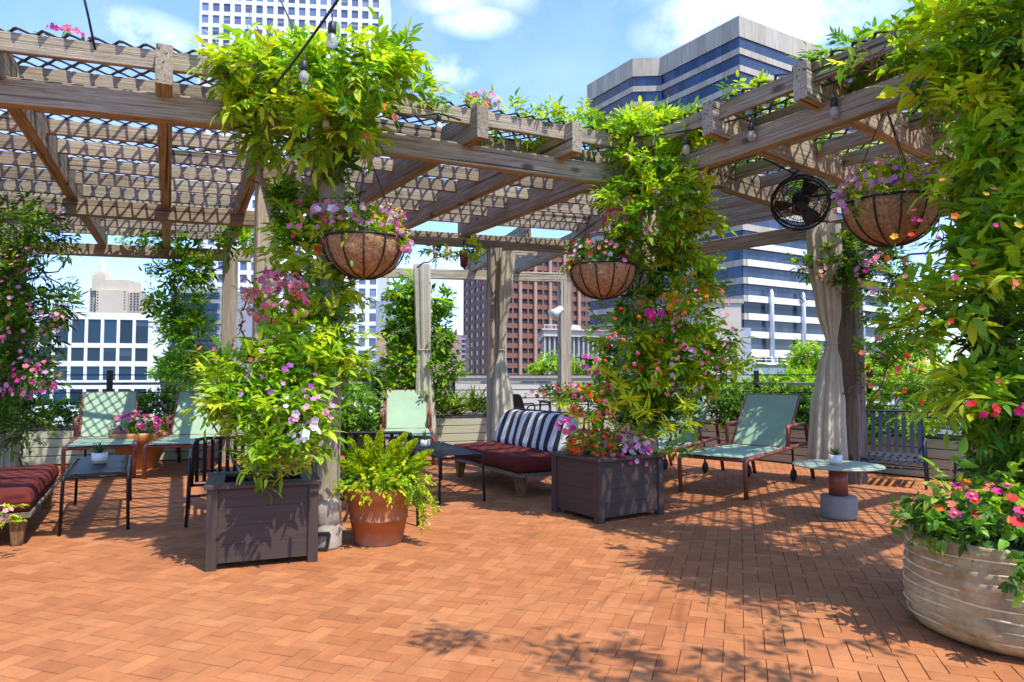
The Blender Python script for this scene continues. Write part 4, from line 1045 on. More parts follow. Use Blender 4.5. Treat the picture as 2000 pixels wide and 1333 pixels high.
def slat_chair(label, loc, rz, W=.72, D=.7, seat=.4, top=.86, mat='black_metal', n=11, arm=True, sw=.017, group='black slatted armchairs', name='armchair', cat='armchair'):
    """local +y is the front; centre at loc"""
    t = thing(name, label, cat, loc, rz, group); a, b = W / 2, D / 2; r = .0145
    for s in (-1, 1):
        mb = MB(); mb.tube(arc(0, [(s * (a + .02), b, 0), (s * (a + .01), b - .02, seat + .21), (s * a, -b + .02, seat + .2), (s * (a + .02), -b - .06, 0)], .07), r, 8)
        mb.tube([(s * a, b - .02, seat - .06), (s * a, -b, seat - .1)], r * .9, 8); mb.build('leg_frame', M[mat], t, True, local=True)
    mb = MB(); mb.tube(arc(0, [(-a + .02, -b + .02, seat - .06), (-a + .03, -b - .1, top), (a - .03, -b - .1, top), (a - .02, -b + .02, seat - .06)], .1, 7), r, 8); mb.build('back_frame', M[mat], t, True, local=True)
    [MB().tube(q, r * .9, 8).build('crossbar', M[mat], t, True, local=True) for q in ([(-a, b - .05, seat - .03), (a, b - .05, seat - .03)], [(-a, -b + .03, seat - .05), (a, -b + .03, seat - .05)], [(-a, 0, .2), (a, 0, .2)])]
    for i in range(n):
        x = -a + .06 + (W - .12) * i / (n - 1); line = []
        path = arc(0, [(x, b - .0, seat - .06), (x, b - .02, seat), (x, -b + .04, seat - .03), (x, -b - .1, top)], .07, 5)
        P = [[p + Vector((-sw, 0, 0)), p + Vector((sw, 0, 0))] for p in path]
        mb = MB(); mb.grid(P); mb.grid([[p + Vector((0, .004, -.005)) for p in q] for q in P][::-1]); mb.build('slat', M[mat], t, True, local=True)
    return t
slat_chair('black slatted armchair behind the left brown planter, half covered by the vine', (-2.86, 7.05, 0), R(24), .78, .95, .42, .82)
slat_chair('black slatted armchair behind the foxtail fern, only its curved back rail clear', (-1.42, 6.75, 0), R(8), .95, .62, .42, .875)
slat_chair('slate blue slatted armchair between the curtain and the big right vine', (4.93, 9.05, 0), R(147), .86, .72, .36, .92, 'blue_metal', 9, sw=.026)
OT = slat_table('black slatted footstool beside the slate blue armchair, behind the big stone pot', (5.72, 8.22, 0), R(-33), .7, .5, .38, n=11, name='footstool', cat='footstool', group=None)
slat_chair('black slatted chair right of the striped cushion, behind the flower planter', (1.0, 10.15, 0), R(70), .58, .55, .62, 1.03)
slat_chair('small black slatted chair beyond the daybed, at the bar table', (.34, 12.0, 0), R(-60), .5, .5, .7, 1.08)
def bar_table():
    t = thing('bar_table', 'high black slatted table behind the striped cushion, with a planter of red flowers on it', 'table', (.95, 11.3, 0), R(12)); 
    for x in (-.42, .42):
        for y in (-.3, .3):
            mb = MB(); mb.tube([(x * 1.08, y * 1.08, 0), (x, y, .98)], .016, 8); mb.build('leg', M['black_metal'], t, True, local=True)
    mb = MB()
    for i in range(11): mb.bar((-.46, -.33 + .066 * i, .99), (.46, -.33 + .066 * i, .99), .05, .012)
    for x in (-.42, .42): mb.bar((x, -.33, .972), (x, .33, .972), .03, .022)
    mb.build('table_top', M['black_metal'], t, local=True)
bar_table()
def round_table():
    c = G(1635, 1010); c = Vector((3.24, 6.84, 0)); t = thing('pedestal_table', 'round sage topped table on a rust red column and grey concrete drum', 'table', c)
    MB().lathe(c, [(.15, .0), (.168, .012), (.17, .03), (.168, .205), (.16, .22), (.02, .222)], 40).build('base', M['concrete'], t, True)
    MB().lathe(c, [(.088, .2225), (.088, .50)], 32).build('column', M['red_metal'], t, True)
    MB().lathe(c, [(.05, .499), (.36, .502), (.415, .508), (.42, .515), (.415, .522), (.02, .524)], 64).build('table_top', M['sage_top'], t, True)
    return t
RT = round_table()
def succulent(label, loc, r=.062, hh=.1, taper=.85, spike=.085, n=26, cork=True):
    t = thing('succulent', label, 'potted succulent', loc, 0, 'small potted succulents'); c = Vector(loc)
    MB().lathe(c, [(r * taper, .018 if cork else 0), (r * .97, .03), (r, hh), (r * .9, hh), (r * .88, hh - .015), (.005, hh - .016)], 28).build('pot', M['white_pot'], t, True)
    if cork: MB().lathe(c, [(r * taper * .9, 0), (r * taper * .96, .0035), (r * taper * .96, .0175)], 28).build('saucer', M['cork'], t, True)
    p = Plant(); k = n; P = np.tile(np.array([c.x, c.y, c.z + hh - .014]), (k, 1)) + RNG.normal(0, .008, (k, 3)) * [1, 1, .2]
    a = RNG.uniform(0, 6.28, k); e = RNG.uniform(.35, 1.4, k); D = np.stack([np.cos(a) * np.cos(e), np.sin(a) * np.cos(e), np.sin(e)], 1)
    p.leaves(P, D, np.tile(UP, (k, 1)) + RNG.normal(0, .1, (k, 3)), spike * RNG.uniform(.7, 1.2, k), .018, -.1, pal_pick('succulent', k), .3); p.build_foliage(t, 'leaves')
    return t
succulent('spiky succulent in a squat white pot on the left black side table', (-4.15, 6.92 , .526), .072, .105, .78, .14)
succulent('spiky succulent in a square-sided white pot on the middle black side table', (-1.08, 8.55, .526), .062, .085, .92, .12, 22, False)
succulent('spiky succulent in a cork-based white pot on the round sage table', (3.2, 6.80, .5245), .062, .1, .85, .10)

def pot(name, label, loc, prof, mat, n=48, soil=None, group=None):
    t = thing(name, label, 'plant pot', loc, 0, group); MB().lathe(loc, prof, n).build('body', mat, t, True)
    if soil: MB().lathe(Vector(loc) + Vector((0, 0, soil[1])), [(soil[0], 0), (soil[0] * .6, .015), (.004, .02)], 24).build('soil', M['soil'], t, True)
    return t
TP = Vector((-1.13, 5.86, 0))
tp = pot('terracotta_pot', 'large plain terracotta pot holding the foxtail fern, right of the square planter', TP, [(.19, 0), (.20, .01), (.237, .2), (.243, .203), (.245, .213), (.24, .217), (.268, .372), (.283, .378), (.286, .39), (.288, .4), (.302, .455), (.303, .468), (.29, .474), (.272, .47), (.262, .42)], M['terracotta'], soil=(.262, .42))
pot('terracotta_pot', 'shallow bright orange pot of pink flowers between two green loungers', (-5.72, 10.55, 0), [(.24, 0), (.25, .01), (.36, .36), (.38, .37), (.40, .50), (.40, .54), (.385, .545), (.36, .53), (.35, .48)], M['terracotta_bright'], soil=(.35, .49))
def stone_pot():
    c = Vector((2.73, 3.80, 0)); t = thing('stone_pot', 'large weathered ribbed stone pot in the right foreground', 'plant pot', c)
    prof = [(.30, 0), (.35, .004), (.40, .03), (.455, .085), (.49, .15), (.505, .22)]
    z0 = .10; 
    pr = [(.385, 0), (.42, .007), (.442, .018)]; k = 9
    def rad(z): return .445 + .06 * math.sin(min(1, z / .16) * math.pi / 2) - .022 * max(0, (z - .27) / .3) ** 1.5
    edges = []
    for i in range(k):
        a = .03 + (.53 - .03) * i / k; b = .03 + (.53 - .03) * (i + 1) / k
        for f, o in ((.06, .0), (.3, .004), (.6, .004), (.88, 0.), (.93, -.002)):
            z = a + (b - a) * f; pr.append((rad(z) + o, z))
        edges.append(b)
    pr += [(rad(.53), .537), (rad(.53) - .02, .544), (rad(.53) - .035, .535), (rad(.48) - .05, .47)]
    wob = lambda a, i: (.004 * math.sin(3 * a + i * .3) + .003 * math.sin(7 * a), .005 * math.sin(2 * a + i * .2))
    MB().lathe(c, pr, 96, wob).build('body', M['ribbed'], t, True)
    for e in edges[:-1]:
        mb = MB(); mb.tube([(c.x + math.cos(q) * (rad(e) - .0005 + .004 * math.sin(3 * q)), c.y + math.sin(q) * (rad(e) - .0005 + .004 * math.sin(3 * q)), e + .004 * math.sin(2 * q + e * 9) + .004 * math.sin(5 * q + e * 40)) for q in [2 * math.pi * i / 120 for i in range(120)]], [.0056 + .0016 * math.sin(i * .37 + e * 50) + .0012 * math.sin(i * 1.3 + e * 80) for i in range(120)], 8, closed=True); mb.build('ridge', M['rib_edge'], t, True)
    MB().lathe(c + Vector((0, 0, .47)), [(.43, 0), (.2, .03), (.004, .04)], 30).build('soil', M['soil'], t, True)
    return c
SPOT = stone_pot()

# hanging baskets
def basket(label, c, r, hook, ztop, flowers, yel=.4, trail=None, dens=1.0):
    """c: centre of the rim"""
    c = Vector(c); t = thing('hanging_basket', label, 'hanging basket', c, 0, 'coir hanging baskets'); H = r * .98
    prof = [(r * math.cos(a) ** .95 if a < 1.5707 else .001, -H * math.sin(a)) for a in [math.pi / 2 * (1 - i / 14) for i in range(15)]]
    prof[0] = (.001, -H)
    wob = lambda a, i: (r * .018 * (math.sin(5 * a + i) + math.sin(11 * a + 2 * i)), r * .012 * math.sin(7 * a + i))
    MB().lathe(c, prof, 48, wob).build('coir_liner', M['coir'], t, True)
    # loose fibres on the liner
    n = 2600; th = RNG.uniform(0, 6.283, n); a = np.arcsin(RNG.uniform(0, 1, n)); rr = r * np.cos(a) ** .95; P = np.stack([c.x + np.cos(th) * rr, c.y + np.sin(th) * rr, c.z - H * np.sin(a)], 1)
    Nn = nrm(np.stack([np.cos(th) * np.cos(a), np.sin(th) * np.cos(a), -np.sin(a)], 1)); Tn = nrm(np.cross(Nn, RNG.normal(0, 1, (n, 3)))); D = nrm(Tn + Nn * RNG.uniform(.05, .5, (n, 1))); L = RNG.uniform(.025, .065, (n, 1)); Sx = np.cross(D, Nn) * .0013
    V = np.stack([P - Sx, P + Sx, P + D * L], 1).reshape(-1, 3); V[:, 2] = np.minimum(V[:, 2], c.z + .012)
    link_mesh('coir_fibre', V, None, M['coir'], kids(t)[0], loops=(np.arange(n * 3), np.full(n, 3)))
    mb = MB(); mb.tube([(c.x + math.cos(q) * r * 1.02, c.y + math.sin(q) * r * 1.02, c.z + .004) for q in [2 * math.pi * i / 48 for i in range(48)]], .009, 8, closed=True)
    for k in range(12):
        q = 2 * math.pi * k / 12 + .2; mb.tube([(c.x + math.cos(q) * (R_ + .008), c.y + math.sin(q) * (R_ + .008), c.z + z) for R_, z in [(p[0] * 1.02, p[1] * 1.01) for p in prof]], .0062, 6)
    wf = mb.build('wire_frame', M['black_metal'], t, True)
    for k in range(3):
        q = 2 * math.pi * k / 3 + .5; ch = MB(); ch.tube([(c.x + math.cos(q) * r, c.y + math.sin(q) * r, c.z), (hook[0], hook[1], min(ztop, c.z + r * 2.6))], .004, 6); ch.build('chain', M['black_metal'], wf)
    hk = MB(); hk.tube([(hook[0], hook[1], min(ztop, c.z + r * 2.6) - .01), (hook[0], hook[1], ztop + .02)], .006, 6); hk.build('hook', M['black_metal'], t)
    p = Plant(); cc = np.array(c)
    p.blob(cc + [0, 0, r * .36], (r * .98, r * .98, r * .58), dens=900 * dens, pal='fern' if yel > .3 else 'green', size=.13, leaf=(.062, .028), droop=.2, k=7, upb=.6)
    p.blob(cc + [0, 0, r * .06], (r * 1.1, r * 1.1, r * .25), dens=420 * dens, pal='green', size=.12, leaf=(.055, .026), droop=.8, k=7)
    for (dx, dy, dz, rad) in (trail or ()):
        p.blob(cc + [dx * r, dy * r, dz * r], (rad * r, rad * r, rad * r * 1.2), dens=520 * dens, pal='lime', size=.1, leaf=(.05, .024), droop=.9)
    n = flowers[0]; q = nrm(RNG.normal(0, 1, (n, 3))); q[:, 2] = np.abs(q[:, 2]) * .9 - .12; q = nrm(q); P = cc + [0, 0, r * .3] + q * [r * 1.08, r * 1.08, r * .74] * RNG.uniform(.9, 1.08, (n, 1))
    p.flowers(P, q + [0, -.4, .2], .023 * RNG.uniform(.75, 1.2, n), fcols(flowers[1], n))
    for (dx, dy, dz, rad) in (trail or ()):
        m = 22; q = nrm(RNG.normal(0, 1, (m, 3))); p.flowers(cc + [dx * r, dy * r, dz * r] + q * rad * r * 1.05, q + [0, -.5, .2], .027, fcols(flowers[1][:2], m))
    p.build_foliage(t); p.build_blossoms(t)
    return t
basket('coir hanging basket over the fern pot, lilac and pink flowers spilling over its rim', (-1.20, 5.5, at(712, 470, 5.5).z), .318, (-1.22, 5.66), ZH0, (95, ['lilac', 'pink', 'lilac', 'magenta', 'blush', 'purple']), .4, [(.95, -.2, -.1, .3), (-.75, -.3, .32, .35)])
basket('coir hanging basket with sparse planting in front of the middle vine column', (.885, 6.6, at(1182, 522, 6.6).z), .315, (.87, 6.66), ZH0, (60, ['red', 'blush', 'coral', 'pink', 'white']), .2, [(-.95, 0, .1, .25), (.5, -.7, .0, .2)], .9)
basket('largest looking coir hanging basket at the upper right, thick with lilac petunias', (2.84, 5.05, at(1748, 398, 5.05).z), .322, (2.86, 5.12), ZR0, (200, ['lilac', 'lilac', 'pink', 'lilac', 'blush', 'purple', 'coral']), .4, [(-1.05, -.1, .02, .34), (.95, -.4, .1, .3)])

def fan():
    c = at(1563, 400, 6.62); t = thing('fan', 'black caged outdoor fan tilted down under the right pergola roof', 'fan', c); ax = Vector((-.32, -.62, -.48)).normalized()
    s = ax.cross(Vector((0, 0, 1))).normalized(); u = s.cross(ax).normalized(); r = .265
    ring = lambda rr, off, n=40: [c + (s * math.cos(q) + u * math.sin(q)) * rr + ax * off for q in [2 * math.pi * i / n for i in range(n)]]
    mb = MB()
    for rr, off, tk in ((r, 0, .012), (r, -.09, .012), (r * .96, .05, .005), (r * .72, .075, .004), (r * .48, .085, .004), (r * .25, .09, .006), (r * .6, -.14, .004), (r * .9, -.12, .004)): mb.tube(ring(rr, off), tk, 6, closed=True)
    for i in range(32):
        q = 2 * math.pi * i / 32; d = s * math.cos(q) + u * math.sin(q); d2 = s * math.cos(q + .35) + u * math.sin(q + .35)
        mb.tube([c + d * r * .08 + ax * .09, c + d * r * .6 + ax * .082, c + d2 * r * .95 + ax * .05, c + d2 * r], .0028, 4); mb.tube([c + d * r, c + d * r - ax * .09, c + d * r * .5 - ax * .15], .0028, 4)
    mb.build('cage', M['black_metal'], t, True)
    for k in range(3):
        q0 = 2 * math.pi * k / 3; P = []
        for i in range(6):
            rr = r * (.15 + .75 * i / 5); row = []
            for j in range(5):
                q = q0 + (j - 2) * .2 * (1.1 - .05 * i); row.append(c + (s * math.cos(q) + u * math.sin(q)) * rr + ax * (-.02 + .02 * (j - 2)))
            P.append(row)
        b = MB(); b.grid(P); b.build('blade', M['black_metal'], t, True)
    h = MB(); h.tube([c - ax * .24, c - ax * .22, c - ax * .12, c - ax * .1], [.05, .085, .085, .06], 20); h.tube([c + ax * .07, c + ax * .1], [.05, .045], 16); h.build('motor', M['black_metal'], t, True)
    b = MB(); b.tube([c - ax * .17 - s * .32 + Vector((0, 0, .0)), c - ax * .05 - s * .27, c - s * .265], .013, 8); b.tube([c + s * .265, c + s * .27 + Vector((0, 0, .12)), Vector((c.x + .12, c.y + .1, ZR0 + .08))], .009, 8); b.tube([c - ax * .17 - s * .32, Vector((c.x - .34, c.y + .05, ZR0 + .1))], .009, 8); b.tube([c - ax * .18, c - ax * .18 - s * .32], .011, 8); b.build('bracket', M['black_metal'], t, True)
fan()

def curtain(label, prof, pleats=9, twist=0., dirx=(1, 0)):
    """prof: list of (x,y,z,rx,ry)"""
    c0 = prof[-1]; t = thing('curtain', label, 'curtain', (c0[0], c0[1], 0), 0, 'cream tie-back curtains'); n = 120; rows = []
    d = Vector((dirx[0], dirx[1], 0)).normalized(); e = Vector((-d.y, d.x, 0))
    zs = []
    for a, b in zip(prof, prof[1:]):
        for i in range(12): f = i / 12; f2 = f * f * (3 - 2 * f); zs.append([a[0] + (b[0] - a[0]) * f, a[1] + (b[1] - a[1]) * f, a[2] + (b[2] - a[2]) * f, a[3] + (b[3] - a[3]) * f2, a[4] + (b[4] - a[4]) * f2])
    zs.append(list(prof[-1]))
    for k, (x, y, z, rx, ry) in enumerate(zs):
        row = []; am = .22 if rx > .06 else .14
        for i in range(n):
            q = 2 * math.pi * i / n; f = 1 + am * math.sin(pleats * q + .25 * math.sin(k * .13 + q) + twist * k) + .09 * math.sin((2 * pleats + 3) * q + k * .05) 
            row.append(Vector((x, y, z)) + d * rx * math.cos(q) * f + e * ry * math.sin(q) * f)
        rows.append(row)
    mb = MB(); mb.grid(rows, True); mb.build('cloth', M['linen'], t, True)
    tie = min(range(len(prof) - 1), key=lambda i: prof[i][3]); x, y, z, rx, ry = prof[tie]
    mb = MB(); mb.tube([Vector((x, y, z)) + d * (rx * 1.13) * math.cos(q) + e * (ry * 1.13) * math.sin(q) for q in [2 * math.pi * i / 28 for i in range(28)]], .014, 8, closed=True); mb.build('tie', M['linen'], t, True)
    return t
def cpt(px, py, Y, w): p = at(px, py, Y); s = Y / FPX * w / 2; return (p.x, p.y, p.z, s, s * .75)
curtain('cream curtain gathered at the right, hanging between the lounger and the slate blue armchair', [cpt(1607, 440, 8.95, 52), cpt(1612, 520, 8.95, 52), cpt(1618, 600, 8.95, 38), cpt(1625, 672, 8.95, 18), cpt(1621, 720, 8.95, 38), cpt(1618, 800, 8.95, 54), cpt(1617, 912, 8.95, 64)], 9)
curtain('slim cream curtain hanging straight behind the lone lounger', [cpt(824, 517, 12.6, 28), cpt(826, 600, 12.6, 26), cpt(828, 684, 12.6, 23), cpt(828, 730, 12.6, 27), cpt(830, 800, 12.6, 32), cpt(832, 858, 12.6, 34)], 7)
curtain('cream curtain tied beside the middle post above the striped cushion', [cpt(993, 492, 9.95, 23), cpt(988, 560, 9.95, 20), cpt(983, 640, 9.95, 13), cpt(979, 684, 9.95, 8), cpt(979, 720, 9.95, 20), cpt(982, 770, 9.95, 32), cpt(984, 860, 9.95, 40)], 7)

def string_light(label, cable, bulbs, frosted=False):
    t = thing('string_light', label, 'string light', cable[0], 0, 'outdoor string lights'); mb = MB(); pts = [Vector(p) for p in cable]; mb.tube(pts, .0085, 6); mb.build('cable', M['cable'], t, True)
    for (p, L, sc) in bulbs:
        p = Vector(p); s = MB(); s.tube([p, p - Vector((0, 0, L))], .004, 6); q = p - Vector((0, 0, L)); s.lathe(q, [(.012 * sc, .012), (.021 * sc, 0), (.023 * sc, -.03 * sc), (.02 * sc, -.055 * sc)][::-1], 16); pass
        g = MB(); z = q - Vector((0, 0, .055 * sc)); g.lathe(z, [(.002, -.082 * sc), (.016 * sc, -.078 * sc), (.028 * sc, -.06 * sc), (.031 * sc, -.045 * sc), (.027 * sc, -.025 * sc), (.018 * sc, -.006 * sc), (.016 * sc, .004)], 20); bo = g.build('bulb', M['frosted' if frosted else 'bulb'], t, True); s.build('socket', M['cable'], bo, True)
        f = MB(); f.tube([z + Vector((-.006, 0, -.03 * sc)), z + Vector((0, 0, -.052 * sc)), z + Vector((.006, 0, -.03 * sc))], .0015, 5); f.build('filament', M['steel'], bo)
    return t
def sag(a, b, s, n=14): a, b = Vector(a), Vector(b); return [a.lerp(b, i / n) - Vector((0, 0, s * 4 * (i / n) * (1 - i / n))) for i in range(n + 1)]
a, b = at(690, -45, 3.7), at(505, 205, 5.0); cb = sag(a, b, .03)
string_light('string light cable slanting down in front of the white tower, with two clear bulbs', cb, [(at(649, 28, 3.95), .06, 1.1), (at(594, 105, 4.42), .06, 1.05)])
a, b = at(1185, 268, 6.55), at(2010, 60, 3.7); 
cab = [at(x, y, d) for x, y, d in ((1185, 268, 6.6), (1225, 270, 6.45), (1300, 262, 6.2), (1340, 256, 6.05), (1400, 244, 5.85), (1467, 226, 5.6), (1560, 185, 5.25), (1630, 160, 5.0), (1700, 138, 4.75), (1745, 118, 4.6), (1835, 130, 4.3), (1900, 110, 4.1), (2010, 60, 3.7))]
string_light('string light running along the right header beam with five clear bulbs', cab, [(at(1228, 270, 6.44), .07, 1.15), (at(1340, 256, 6.05), .07, 1.1), (at(1467, 226, 5.6), .07, 1.1), (at(1628, 161, 5.0), .13, 1.1), (at(1834, 130, 4.3), .08, 1.0)])
string_light('string light half buried in the left vine crown, with two pale round bulbs', [at(505, 205, 5.02), at(600, 212, 5.0), at(640, 214, 5.0), at(720, 215, 5.25), at(800, 228, 5.5), at(858, 222, 5.6), at(900, 235, 5.75)], [(at(637, 214, 4.98), .02, .95), (at(857, 222, 5.6), .02, .95)], True)
tl = MB(); tl.tube([at(158, -30, 4.3), at(172, 30, 4.4), at(186, 98, 4.5)], .008, 6); o = tl.build('hanging_wire', M['cable'], None, True); tag(o, 'dark wire dropping to the left front purlin from above', 'wire')

def spotlight():
    b = Vector((1.02, 13.66, at(1100, 605, 13.66).z)); t = thing('spotlight', 'white cone spotlight fixed to the slim rear post', 'spotlight', b); d = Vector((-.72, -.25, -.62)).normalized()
    mb = MB(); q = b + Vector((-.04, -.05, .02)); mb.tube([q - d * .03, q, q + d * .1, q + d * .24], [.03, .06, .07, .135], 20); mb.build('shade', M['white_metal'], t, True)
    mb = MB(); mb.tube([b + Vector((.04, .06, .0)), b, q], .018, 8); mb.build('bracket', M['white_metal'], t, True)
spotlight()
def floodlight():
    b = at(906, 503, 9.8); t = thing('floodlight', 'rusty lantern shaped light under the middle header beam', 'light', b)
    MB().lathe(b, [(.01, -.16), (.05, -.13), (.06, 0), (.045, .1), (.012, .13)], 14).build('shade', simple('rusty_red', (.15, .03, .02), .6, .3, 9), t, True)
    mb = MB(); mb.tube([b + Vector((0, 0, .12)), b + Vector((0, .02, .26))], .012, 6); mb.build('bracket', M['black_metal'], t)
floodlight()
def cord():
    pts = [at(x, y, d) for x, y, d in ((655, 690, 5.5), (655, 745, 5.48), (646, 790, 5.46), (630, 800, 5.46))]; 
    pts2 = [at(x, y, d) for x, y, d in ((648, 860, 5.5), (640, 880, 5.5), (618, 900, 5.45), (590, 908, 5.4), (570, 905, 5.38))]
    mb = MB(); mb.tube(pts + [pts[-1] + Vector((.02, .12, -.1))] + pts2, .006, 6); t = mb.build('cord', M['cord'], None, True); tag(t, 'thin white cord looping down the post by the square planter', 'cord')
cord()
def conduit():
    c = Vector((-1.53, 5.55, 0)); t = thing('cable_conduit', 'black cable and bracket at the stone post foot beside the fern pot', 'cable', c)
    mb = MB(); mb.tube([(-1.64, 5.545, .36), (-1.61, 5.53, .24), (-1.60, 5.52, .02)], .014, 8); mb.build('cable', M['cable'], t, True)
    mb = MB(); mb.bar((-1.60, 5.515, .14), (-1.46, 5.535, .14), .02, .03); mb.bar((-1.46, 5.535, .14), (-1.48, 5.53, .02), .02, .025); mb.bar((-1.60, 5.515, .02), (-1.48, 5.53, .02), .02, .02); mb.build('bracket', M['black_metal'], t)
conduit()

# ------------------------------------------------------------------ railing and planter boxes
def railing():
    t = thing('railing', 'black cable railing with a grey timber top rail round the terrace edge', 'railing', RAIL[1]); rails = MB()
    zr = 1.27
    for a, b in zip(RAIL, RAIL[1:]): mb = MB(); mb.bar((a.x, a.y, zr), (b.x, b.y, zr), .09, .045); mb.build('top_rail', M['rail_wood'], t)
    for z in (1.42, 1.12, .95, .8, .65):
        mb = MB()
        for a, b in zip(RAIL, RAIL[1:]): mb.tube([(a.x, a.y, z), (b.x, b.y, z)], .009, 6)
        mb.build('cable', M['black_metal'], t)
    for px, seg in ((60, 0), (233, 0), (420, 0), (600, 0), (745, 0), (888, 1), (1108, 1), (1270, 2), (1466, 2), (1682, 2), (1880, 2)):
        a, b = RAIL[seg], RAIL[seg + 1]; k = (px - 1000) / FPX * 1.02
        s = (k * a.y - a.x) / ((b.x - a.x) - k * (b.y - a.y)); p = a.lerp(b, s); mb = MB(); mb.bar((p.x, p.y - .03, 0), (p.x, p.y - .03, 1.5), .075, .075, (1, 0, 0)); mb.build('post', M['black_metal'], t)
railing()
def planter_box(label, a, b, w=.5, h=.62, off=.12):
    a, b = Vector((a[0], a[1], 0)), Vector((b[0], b[1], 0)); d = (b - a).normalized(); nn = Vector((d.y, -d.x, 0)); L = (b - a).length; a = a + nn * off; b = b + nn * off
    t = thing('planter_box', label, 'planter box', a.lerp(b, .5), 0, 'pale green planter boxes'); f = nn * w; nb = 4; bh = (h - .02) / nb
    mb = MB()
    for i in range(nb):
        z = .01 + bh * (i + .5); mb.bar(a + f + Vector((0, 0, z)), b + f + Vector((0, 0, z)), .03, bh - .012, c=.004); mb.bar(a + Vector((0, 0, z)), b + Vector((0, 0, z)), .03, bh - .012, c=.004)
        for e in (a + d * .02, b - d * .02): mb.bar(e + nn * .02 + Vector((0, 0, z)), e + f - nn * .02 + Vector((0, 0, z)), .03, bh - .012, c=.004)
    mb.build('siding', M['siding'], t)
    k = MB(); k.bar(a + f * .5 + Vector((0, 0, .3)) + d * .05, b + f * .5 + Vector((0, 0, .3)) - d * .05, w - .07, .55); k.build('soil', M['soil'], t)
    k = MB(); k.bar(a + f + Vector((0, 0, h + .005)), b + f + Vector((0, 0, h + .005)), .05, .03); k.bar(a + Vector((0, 0, h + .005)), b + Vector((0, 0, h + .005)), .05, .03); k.build('trim', M['black_trim'], t)
    return t
planter_box('long pale green planter box behind the left loungers', lerp2(RAIL[0], RAIL[1], .12), lerp2(RAIL[0], RAIL[1], .965), h=.56)
planter_box('pale green planter box of arching grass behind the middle daybed', lerp2(RAIL[1], RAIL[2], .06), lerp2(RAIL[1], RAIL[2], .93), h=.62)
planter_box('pale green planter box behind the slate blue armchair and the whole lounger', lerp2(RAIL[2], RAIL[3], .04), lerp2(RAIL[2], RAIL[3], .95), h=.56)
# ------------------------------------------------------------------ climbing vines on the posts
# left-middle column
vine('huge vine on the two posts behind the fern pot, its crown below the white tower', (-1.55, 5.62, 0), [
    (600, 160, 5.0, 125, 55, .5), (500, 135, 5.0, 72, 40, .35), (560, 85, 4.95, 26, 26, .2, dict(dens=240)), (700, 145, 5.05, 100, 52, .45), (770, 125, 5.1, 40, 32, .3), (795, 98, 5.05, 14, 22, .15, dict(dens=220)), (830, 185, 5.5, 36, 16, .3),
    (440, 130, 4.95, 32, 24, .25), (480, 200, 5.0, 30, 36, .2), (635, 225, 4.95, 95, 46, .35), (610, 270, 5.05, 70, 30, .3), (700, 230, 5.1, 55, 38, .3), (520, 275, 5.2, 46, 30, .3, dict(pal='green')), (670, 330, 5.6, 24, 40, .2, dict(pal='deep', dens=220)),
    (555, 400, 5.7, 18, 50, .15, dict(pal='green')), (580, 440, 5.75, 40, 40, .25, dict(pal='green')), (590, 480, 5.65, 58, 46, .28), (550, 590, 5.45, 52, 42, .22), (640, 410, 5.75, 40, 40, .2, dict(pal='green')), (600, 530, 5.6, 60, 40, .28), (625, 570, 5.6, 70, 60, .3), (620, 640, 5.5, 75, 62, .32), (600, 710, 5.45, 80, 50, .32), (565, 690, 5.4, 60, 50, .3, dict(pal='green')), (660, 700, 5.5, 52, 40, .25, dict(dens=280)),
  ], [(550, 588, 5.3, 62, 48, .22, 64, ['pink', 'blush', 'coral', 'pink'], .036, 'cl'), (520, 560, 5.35, 40, 26, .2, 20, ['magenta', 'pink'], .03), (600, 460, 5.5, 60, 60, .3, 14, ['coral', 'pink', 'red'], .028), (650, 420, 5.4, 40, 20, .2, 22, ['lilac', 'white', 'pink'], .034), (690, 230, 5.0, 90, 50, .3, 6, ['coral', 'orange'], .03)],
  [twine(-1.53, 5.66, .35, 3.3, .13, 1.6), twine(-1.53, 5.66, 1.0, 3.4, .14, -1.3, 2), twine(-2.47, 6.62, 1.2, 3.4, .14, 1.2, 1), [(-1.5, 5.55, 3.2), (-1.7, 5.2, 3.7), (-1.9, 4.95, 4.0)], [(-1.5, 5.55, 3.2), (-1.2, 5.2, 3.7), (-.9, 5.1, 4.0)], [(-1.5, 5.55, 3.4), (-1.6, 5.1, 3.9), (-1.75, 4.95, 4.25)]],
  'vines over the pergola posts', dens=400, leaf=(.128, .043), w=(.46, .34, .15, .05))
